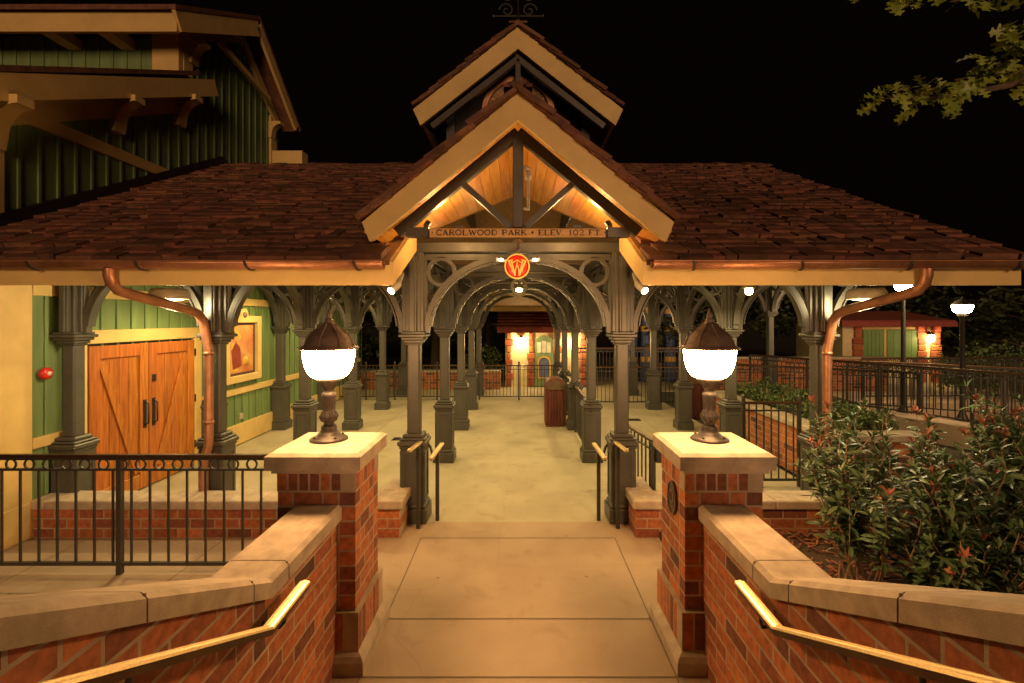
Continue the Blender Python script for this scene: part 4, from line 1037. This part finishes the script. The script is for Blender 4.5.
for i, (xa, xb, ya, yb, h, lb_) in enumerate(((4.6, 5.4, 8.2, 10.4, .42, 'low hedge bush at the far end of the brick planter'), (4.65, 5.5, 6.85, 8.2, .33, 'low hedge bush at the near corner of the brick planter'), (12.3, 15.2, 13.0, 14.2, 1.5, 'dark hedge beside the street lamp beyond the ramp'))):
    r = random.Random(90+i); T = thing('hedge_bush', ((xa+xb)/2, (ya+yb)/2, .74 if i < 2 else 0), lb_, 'hedge', 'hedge bushes'); mb = MB(); z0 = .74 if i < 2 else .3
    def fn():
        x, y = r.uniform(xa, xb), r.uniform(ya, yb); hh = h*(.65+.35*math.sin(x*5.1+y*3.3)*math.sin(y*4.1-x)); return Vector((x, y, z0+hh*math.sqrt(r.random())))
    leafcloud(mb, fn, 2200, .075 if i < 2 else .12, r); mb.build('foliage', M['hedge'], T, recalc=False)
    mb = MB()
    for k in range(14):
        x, y = r.uniform(xa+.1, xb-.1), r.uniform(ya+.1, yb-.1); mb.tube([(x, y, z0-.02), (x+r.uniform(-.1,.1), y+r.uniform(-.1,.1), z0+h*.7)], .008, 5)
    mb.build('stems', M['stem'], T)

# oak with the branch reaching in at top right -------------------------------
OK = thing('oak_tree', (6.4, 3.2, 0), 'oak tree whose lobed olive leaves hang into the dark sky at upper right', 'tree')
r = random.Random(123); tk = MB(); ol = MB()
tk.tube([(6.4, 3.2, -.1), (6.3, 3.25, 1.5), (6.2, 3.3, 3.2), (6.3, 3.2, 5.0), (6.2, 3.3, 7)], [.22, .18, .16, .12, .06], 12)
def oakleaf(p_, d, nrm, l):
    d = d.normalized(); sd = d.cross(nrm)
    if sd.length < .01: return
    sd.normalize(); up = sd.cross(d)
    half = [(0, .02), (.12, .05), (.22, .26), (.30, .30), (.34, .10), (.46, .13), (.55, .42), (.64, .44), (.66, .14), (.76, .13), (.84, .27), (.90, .24), (.91, .09), (1.0, .0)]
    dr = r.uniform(.0, .35); vs_ = []; 
    for (t, s) in half: vs_.append(p_+d*t*l-up*(dr*t*t*l)+sd*s*l+up*abs(s)*l*.15)
    for (t, s) in half: vs_.append(p_+d*t*l-up*(dr*t*t*l)-sd*s*l+up*abs(s)*l*.15)
    for (t, s) in half: vs_.append(p_+d*t*l-up*(dr*t*t*l))
    n = len(half); fs = []
    for i in range(n-1): fs += [(2*n+i, 2*n+i+1, i+1, i), (2*n+i, n+i, n+i+1, 2*n+i+1)]
    ol.add(vs_, fs)
def Pp(px, py, d): return Vector(((px-CX)/F*d, d, EYE+(CY-py)/F*d))
def limb(pts, rad, leaves, spread, l, taper=True):
    tk.tube(pts, [rad*(1-.75*i/(len(pts)-1)) for i in range(len(pts))], 7)
    for i in range(leaves):
        t = r.uniform(.15, 1)*(len(pts)-1); k = min(int(t), len(pts)-2); q = pts[k].lerp(pts[k+1], t-k)
        o_ = rv(r)*spread; q2 = q+o_; tk.tube([q, (q+q2)/2+Vector((0,0,.02)), q2], [.005, .004, .003], 4, cap=False)
        ax = (pts[k+1]-pts[k]).normalized()
        for j in range(r.randint(2, 4)): oakleaf(q2, ax*.6+rv(r)*.9+Vector((0,0,-.35)), Vector((0,-.6,.5))+rv(r)*.6, l*r.uniform(.7,1.15))
limb([Vector((6.25,3.3,3.6)), Pp(1060,60,3.3), Pp(1010,85,3.3), Pp(960,95,3.3), Pp(915,98,3.3), Pp(890,98,3.25)], .03, 22, .11, .115)
limb([Vector((6.25,3.3,3.6)), Pp(1080,90,3.3), Pp(1030,72,3.3), Pp(985,75,3.35), Pp(955,80,3.4)], .025, 24, .12, .115)
limb([Vector((6.25,3.3,4.2)), Pp(1080,10,3.3), Pp(1040,30,3.3), Pp(1010,40,3.3), Pp(1000,45,3.3)], .02, 10, .10, .14)
limb([Vector((6.25,3.3,4.8)), Pp(1060,-60,3.2), Pp(980,-40,3.2), Pp(920,-12,3.2), Pp(860,-8,3.2)], .025, 22, .10, .115)
limb([Vector((6.25,3.3,4.8)), Pp(1040,-30,3.2), Pp(985,-5,3.2), Pp(950,2,3.2)], .02, 9, .09, .14)
tk.build('trunk', M['bark'], OK); ol.build('crown', M['oak'], OK, recalc=False)

# ------------------------------------------------------------------ beyond the station
def blocks(mb, x, y, z0, z1, wx, wy, r, h=.24):
    z = z0
    while z < z1-.05:
        e_ = r.uniform(-.04, .05); mb.box(x-wx/2-e_, x+wx/2+e_, y-wy/2, y+wy/2, z+.008, min(z+h, z1)-.008, 0, .02); z += h
B = thing('ticket_booth', (.9, 17.5, 0), 'small cream booth with red roof and orange corner stones beyond the aisle', 'building')
r = random.Random(8); mb = MB(); mb.box(-.45, 2.3, 17.0, 19.5, -.03, 2.15); mb.build('wall', M['plaster'], B)
for (x, wq) in ((-.32, .2), (.46, .22), (1.40, .24), (2.32, .2)): mb = MB(); blocks(mb, x, 16.97, 0, 2.05, wq, .12, r); mb.build('quoins', M['quoin'], B)
mb = MB()
for k in range(7):
    z = 2.08+k*.11; y = 16.6+k*.16; x = -.75
    while x < 2.6: wd = r.uniform(.16,.26); mb.box(x, x+wd-.008, y, y+.26, z, z+.05, 0, .006); x += wd
mb.box(-.7, 2.55, 16.9, 19.6, 2.1, 2.2); mb.prism([(-.7, 16.65, 2.07), (2.55, 16.65, 2.07), (2.55, 17.8, 2.85), (-.7, 17.8, 2.85)], (0, .4, 0)); mb.build('roof', M['redroof'], B)
mb = MB(); mb.box(-.72, 2.57, 16.55, 16.62, 1.92, 2.09); mb.build('eave_board', M['redtrim'], B)
DXB = .93; d = MB(); d.box(DXB-.32, DXB+.32, 16.93, 16.99, 0, 1.55); n = 14
d.prism([(DXB+.32*math.cos(PI*k/n), 16.93, 1.55+.26*math.sin(PI*k/n)) for k in range(n+1)], (0, .06, 0)); do = d.build('door', M['boothgreen'], B)
d = MB(); d.band([(DXB+.21*math.cos(PI*k/n), 16.92, .85+.2*math.sin(PI*k/n)) for k in range(n+1)] + [(DXB-.21, 16.92, .3), (DXB+.21, 16.92, .3)], .05, (0,1,0), .03, 0, True); d.build('panel_trim', M['yellow'], do)
d = MB(); d.prism([(DXB+.19*math.cos(PI*k/n), 16.925, .85+.18*math.sin(PI*k/n)) for k in range(n+1)] + [(DXB-.19, 16.925, .32), (DXB+.19, 16.925, .32)], (0, .01, 0)); d.build('panel', M['boothblue'], do)
d = MB()
for k in range(3): d.box(DXB-.24+k*.165, DXB-.10+k*.165, 16.91, 16.93, 1.2, 1.62-abs(k-1)*.05)
d.build('pane', M['pane'], do)
def walllamp(x, y, z, label, W, s=1):
    T = thing('wall_lamp', (x, y, z), label, 'lamp', 'wall lamps on the far buildings')
    mb = MB(); mb.box(x-.03*s, x+.03*s, y-.02, y+.06, z+.08*s, z+.2*s); mb.lathe([(0,.2*s),(.09*s,.12*s),(.10*s,.11*s),(0,.11*s)], x, y-.09*s, z, 14); mb.build('bracket', M['black'], T)
    mb = MB(); mb.lathe([(0,-.11*s),(.06*s,-.09*s),(.085*s,0),(.06*s,.10*s),(0,.105*s)], x, y-.09*s, z, 14); mb.build('globe', M['bulb'], T)
    lamp('wall_glow', (x, y-.3, z-.05), W, (1, .68, .28), T, .06)
walllamp(.11, 16.95, 1.62, 'lit wall lamp beside the booth door', 60); walllamp(2.0, 16.88, 1.62, 'lit wall lamp on the right corner of the booth', 55)

C = thing('cottage', (14, 18.5, 0), 'low cottage with green shutters, red roof and stone corners beyond the ramp', 'building')
mb = MB(); mb.box(12.3, 15.9, 18.0, 21, -.03, 2.25); mb.build('wall', M['plaster'], C)
for x in (12.85, 15.25, 15.8): mb = MB(); blocks(mb, x, 17.96, 0, 2.2, .30, .12, r); mb.build('quoins', M['quoin'], C)
mb = MB(); mb.box(11.9, 16.15, 17.5, 21.2, 2.28, 2.36, 0, .01)
mb.prism([(12.0, 17.6, 2.36), (16.1, 17.6, 2.36), (15.6, 19.3, 2.72), (12.5, 19.3, 2.72)], (0, .1, 0)); mb.build('roof', M['redroof'], C)
mb = MB(); mb.box(11.9, 16.15, 17.44, 17.5, 2.12, 2.30); mb.build('eave_board', M['redtrim'], C)
for (xa, xb) in ((13.03, 13.8), (13.93, 15.08)):
    mb = MB(); mb.box(xa, xb, 17.94, 17.985, .9, 2.0, 0, .01)
    for k in range(5): mb.box(xa+(xb-xa)*k/5+.005, xa+(xb-xa)*(k+1)/5-.005, 17.925, 17.94, .93, 1.97)
    mb.build('shutter', M['shutter'], C)
mb = MB(); mb.box(12.98, 15.12, 17.95, 17.98, 2.01, 2.1); mb.box(13.82, 13.91, 17.93, 17.98, .9, 2.0); mb.build('shutter_frame', M['cream'], C)
walllamp(15.52, 17.95, 1.68, 'lit wall lamp beside the green shutters of the cottage', 42, 1.3)

def street_lamp(x, y, z, label):
    T = thing('street_lamp', (x, y, 0), label, 'street lamp', 'street lamps on the right')
    mb = MB(); mb.lathe([(.10,0),(.10,.3),(.06,.4),(.05,.5),(.045,z-.25),(.07,z-.22),(.1,z-.16),(0,z-.16)], x, y, 0, 14); mb.build('pole', M['fence'], T)
    mb = MB(); mb.lathe([(0,-.13)]+[(.09+.085*math.sin(k/8*PI/2), -.13+.16*(1-math.cos(k/8*PI/2))) for k in range(9)]+[(0,.035)], x, y, z, 24); mb.build('globe', M['globe2'], T)
    mb = MB(); mb.lathe([(0,.038),(.195,.038),(.195,.048),(.17,.07),(.11,.13),(.03,.17),(0,.22)], x, y, z, 24); mb.build('hood', M['fence'], T)
M['globe2'] = emit('street_globe', (1, .66, .30), 220)
street_lamp(9.45, 10.1, 2.66, 'lit half-globe street lamp standing above the hedge on the right')
street_lamp(8.92, 11.0, 3.19, 'street lamp on a dark pole, its lit head just under the eave')

for i, (px, top, lean, lb_) in enumerate(((638, 300, .12, 'blue pole with yellow bands, leftmost of the group behind the right columns'), (645, 306, -.02, 'blue pole with yellow bands, middle one of the three'), (667, 298, -.05, 'thick blue pole with yellow bands, rightmost of the three'))):
    y = 18.5; x = (px-CX)/F*y; T = thing('striped_pole', (x, y, 0), lb_, 'pole', 'striped poles'); mb = MB(); bd = MB()
    f = lambda t: Vector((x+lean*(1-t)*-3+.0, y, 4.2*t)); rr_ = lambda t: .24-.10*t
    mb.tube([f(k/8) for k in range(9)], [rr_(k/8) for k in range(9)], 14); mb.build('shaft', M['bluepole'], T)
    for t in (.18, .46, .62, .80): bd.tube([f(t), f(t+.045)], [rr_(t)+.006, rr_(t+.045)+.006], 14)
    bd.build('band', M['yellow'], T)
T = thing('climbing_frame', (5.3, 19, 0), 'dark bar framework behind the blue striped poles', 'frame'); mb = MB()
for z in (1.3, 2.1, 3.0): mb.tube([(4.2, 19, z), (7.0, 19, z)], .03, 8)
for x in (4.3, 5.6, 6.9): mb.tube([(x, 19, 0), (x, 19, 3.4)], .035, 8)
mb.build('bars', M['shade'], T)

D = thing('downpipe', (1.22, 15.7, 0), 'thin copper downpipe at the far end of the aisle in front of the booth', 'downpipe', 'copper downpipes')
mb = MB(); mb.tube([(1.22, 15.85, 2.7), (1.22, 15.72, 2.5), (1.22, 15.7, 2.3), (1.22, 15.7, 0)], .05, 12); mb.build('pipe', M['copper'], D)
mb = MB(); mb.ring((1.22, 15.7, 1.2), .055, .012, (0,0,1), .04, 12); mb.build('clamp', M['copper'], D)
BN = thing('litter_bin', (.83, 10.75, 0), 'reddish wooden litter bin with arched top at the end of the aisle', 'bin')
mb = MB(); n = 7
for k in range(n): xa = .60+.47*k/n; mb.box(xa+.003, xa+.47/n-.003, 10.55, 10.98, .05, .80, 0, .006)
mb.box(.62, 1.05, 10.57, 10.97, 0, .05); mb.build('body', M['binwood'], BN)
mb = MB(); mb.prism([(.60, 10.56, .81), (1.07, 10.56, .81)]+[(.835+.235*math.cos(PI*k/12), 10.56, .90+.19*math.sin(PI*k/12)) for k in range(13)], (0, .41, 0)); mb.build('hood', M['binwood'], BN)
mb = MB(); mb.prism([(.65, 10.545, .83), (1.02, 10.545, .83)]+[(.835+.185*math.cos(PI*k/12), 10.545, .89+.14*math.sin(PI*k/12)) for k in range(13)], (0, .012, 0)); mb.build('flap', M['bark'], BN)
BN2 = copy_tree(BN); BN2.location = (4.25, 11.7, 0); BN2['label'] = 'reddish wooden litter bin half hidden behind the right-hand pillar lamp'; BN['group'] = BN2['group'] = 'litter bins'

for (x, y, lb_) in ((-2.35, 9.5, 'small dark floor drain left of the aisle'), (2.75, 11.3, 'small dark floor drain right of the aisle')):
    mb = MB(); mb.box(x-.16, x+.16, y-.12, y+.12, .001, .006)
    for k in range(5): mb.box(x-.14, x+.14, y-.10+k*.045, y-.075+k*.045, .006, .011)
    tag(mb.build('floor_drain', M['fence']), lb_, 'drain', 'floor drains')

for (xa, xb, y, z, lb_) in ((-6, -.6, 16.4, .55, 'low brown brick wall beyond the back fence'), (6.0, 12.0, 15.4, 1.1, 'brick retaining wall behind the ramp fences')):
    T = thing('garden_wall', ((xa+xb)/2, y, 0), lb_, 'wall', 'garden walls in the back'); mb = MB(); brickwall(mb, xa, xb, y, y+.25, -.05, z, 'x', rnd=random.Random(int(y))); mb.build('brickwork', BM, T)
    mb = MB(); mb.box(xa, xb, y-.03, y+.28, z, z+.07, 0, .01); mb.build('coping', M['stone'], T)

# bush beside the booth
r = random.Random(44); T = thing('garden_bush', (-1.2, 17.6, 0), 'dark rounded bush left of the booth', 'bush'); mb = MB()
def fn():
    v = rv(r); v.normalize(); return Vector((-1.3, 17.8, .75))+Vector((v.x*.8, v.y*.6, v.z*.75))*r.uniform(.5,1)
leafcloud(mb, fn, 900, .13, r); mb.build('foliage', M['hedge'], T, recalc=False)
mb = MB(); mb.tube([(-1.3,17.8,0),(-1.3,17.8,.9)], .03, 6); mb.build('stem', M['stem'], T)

# trees in the dark ----------------------------------------------------------
def tree(seed, h):
    r = random.Random(seed); T = thing('dark_tree', (0,0,0), 'x', 'tree', 'trees in the dark behind the station')
    mb = MB(); mb.tube([(0,0,-.1),(.1,0,h*.3),(-.05,.1,h*.6),(0,0,h*.9)], [.22,.17,.11,.04], 9); cl = []
    for k in range(16):
        a = r.uniform(0,2*PI); q = Vector((math.cos(a)*r.uniform(.6,2.4), math.sin(a)*r.uniform(.6,2.2), h*r.uniform(.28,.95))); cl.append((q, r.uniform(.6,1.15)))
        mb.tube([(0,0,q.z-.9 if q.z > 1.2 else .3), (q.x*.5,q.y*.5,q.z-.3), q], [.07,.05,.02], 6)
    mb.build('trunk', M['bark'], T); lf = MB()
    for (q, rad) in cl:
        for i in range(150):
            v = rv(r); v.normalize(); leaf(lf, q+v*rad*r.uniform(.35,1.05), rv(r)+Vector((0,0,-.3)), rv(r), r.uniform(.2,.4), r.uniform(.1,.2), .1, .3)
    lf.build('crown', M['treeleaf'], T, recalc=False)
    return T
t1, t2 = tree(1, 6.0), tree(2, 7.0)
TL = [(-6.8, 19.5, 0, 'leftmost tree in the dark, behind the barn end'), (-3.6, 20.5, 1, 'dark tree seen between the left-hand columns'), (-1.4, 23.5, 0, 'dark tree behind the bush and the booth'), (7.6, 19.5, 1, 'dark tree between striped poles and cottage'), (10.2, 23, 0, 'dark tree rising behind the cottage, left side'), (17.8, 21.5, 1, 'dark tree right of the cottage'), (20.5, 18.5, 0, 'dark tree at the far right edge behind the ramp fence'), (3.6, 25, 1, 'dark tree far behind the booth and striped poles')]
for i, (x, y, k, lb_) in enumerate(TL):
    src = t1 if k == 0 else t2
    o = src if i < 2 else copy_tree(src)
    o.location = (x, y, -.03); o.rotation_euler = (0, 0, i*1.3); o.scale = (1, 1, .62) if i in (5, 6) else (1, 1, .85); o['label'] = lb_
print('script done', len(bpy.data.objects))
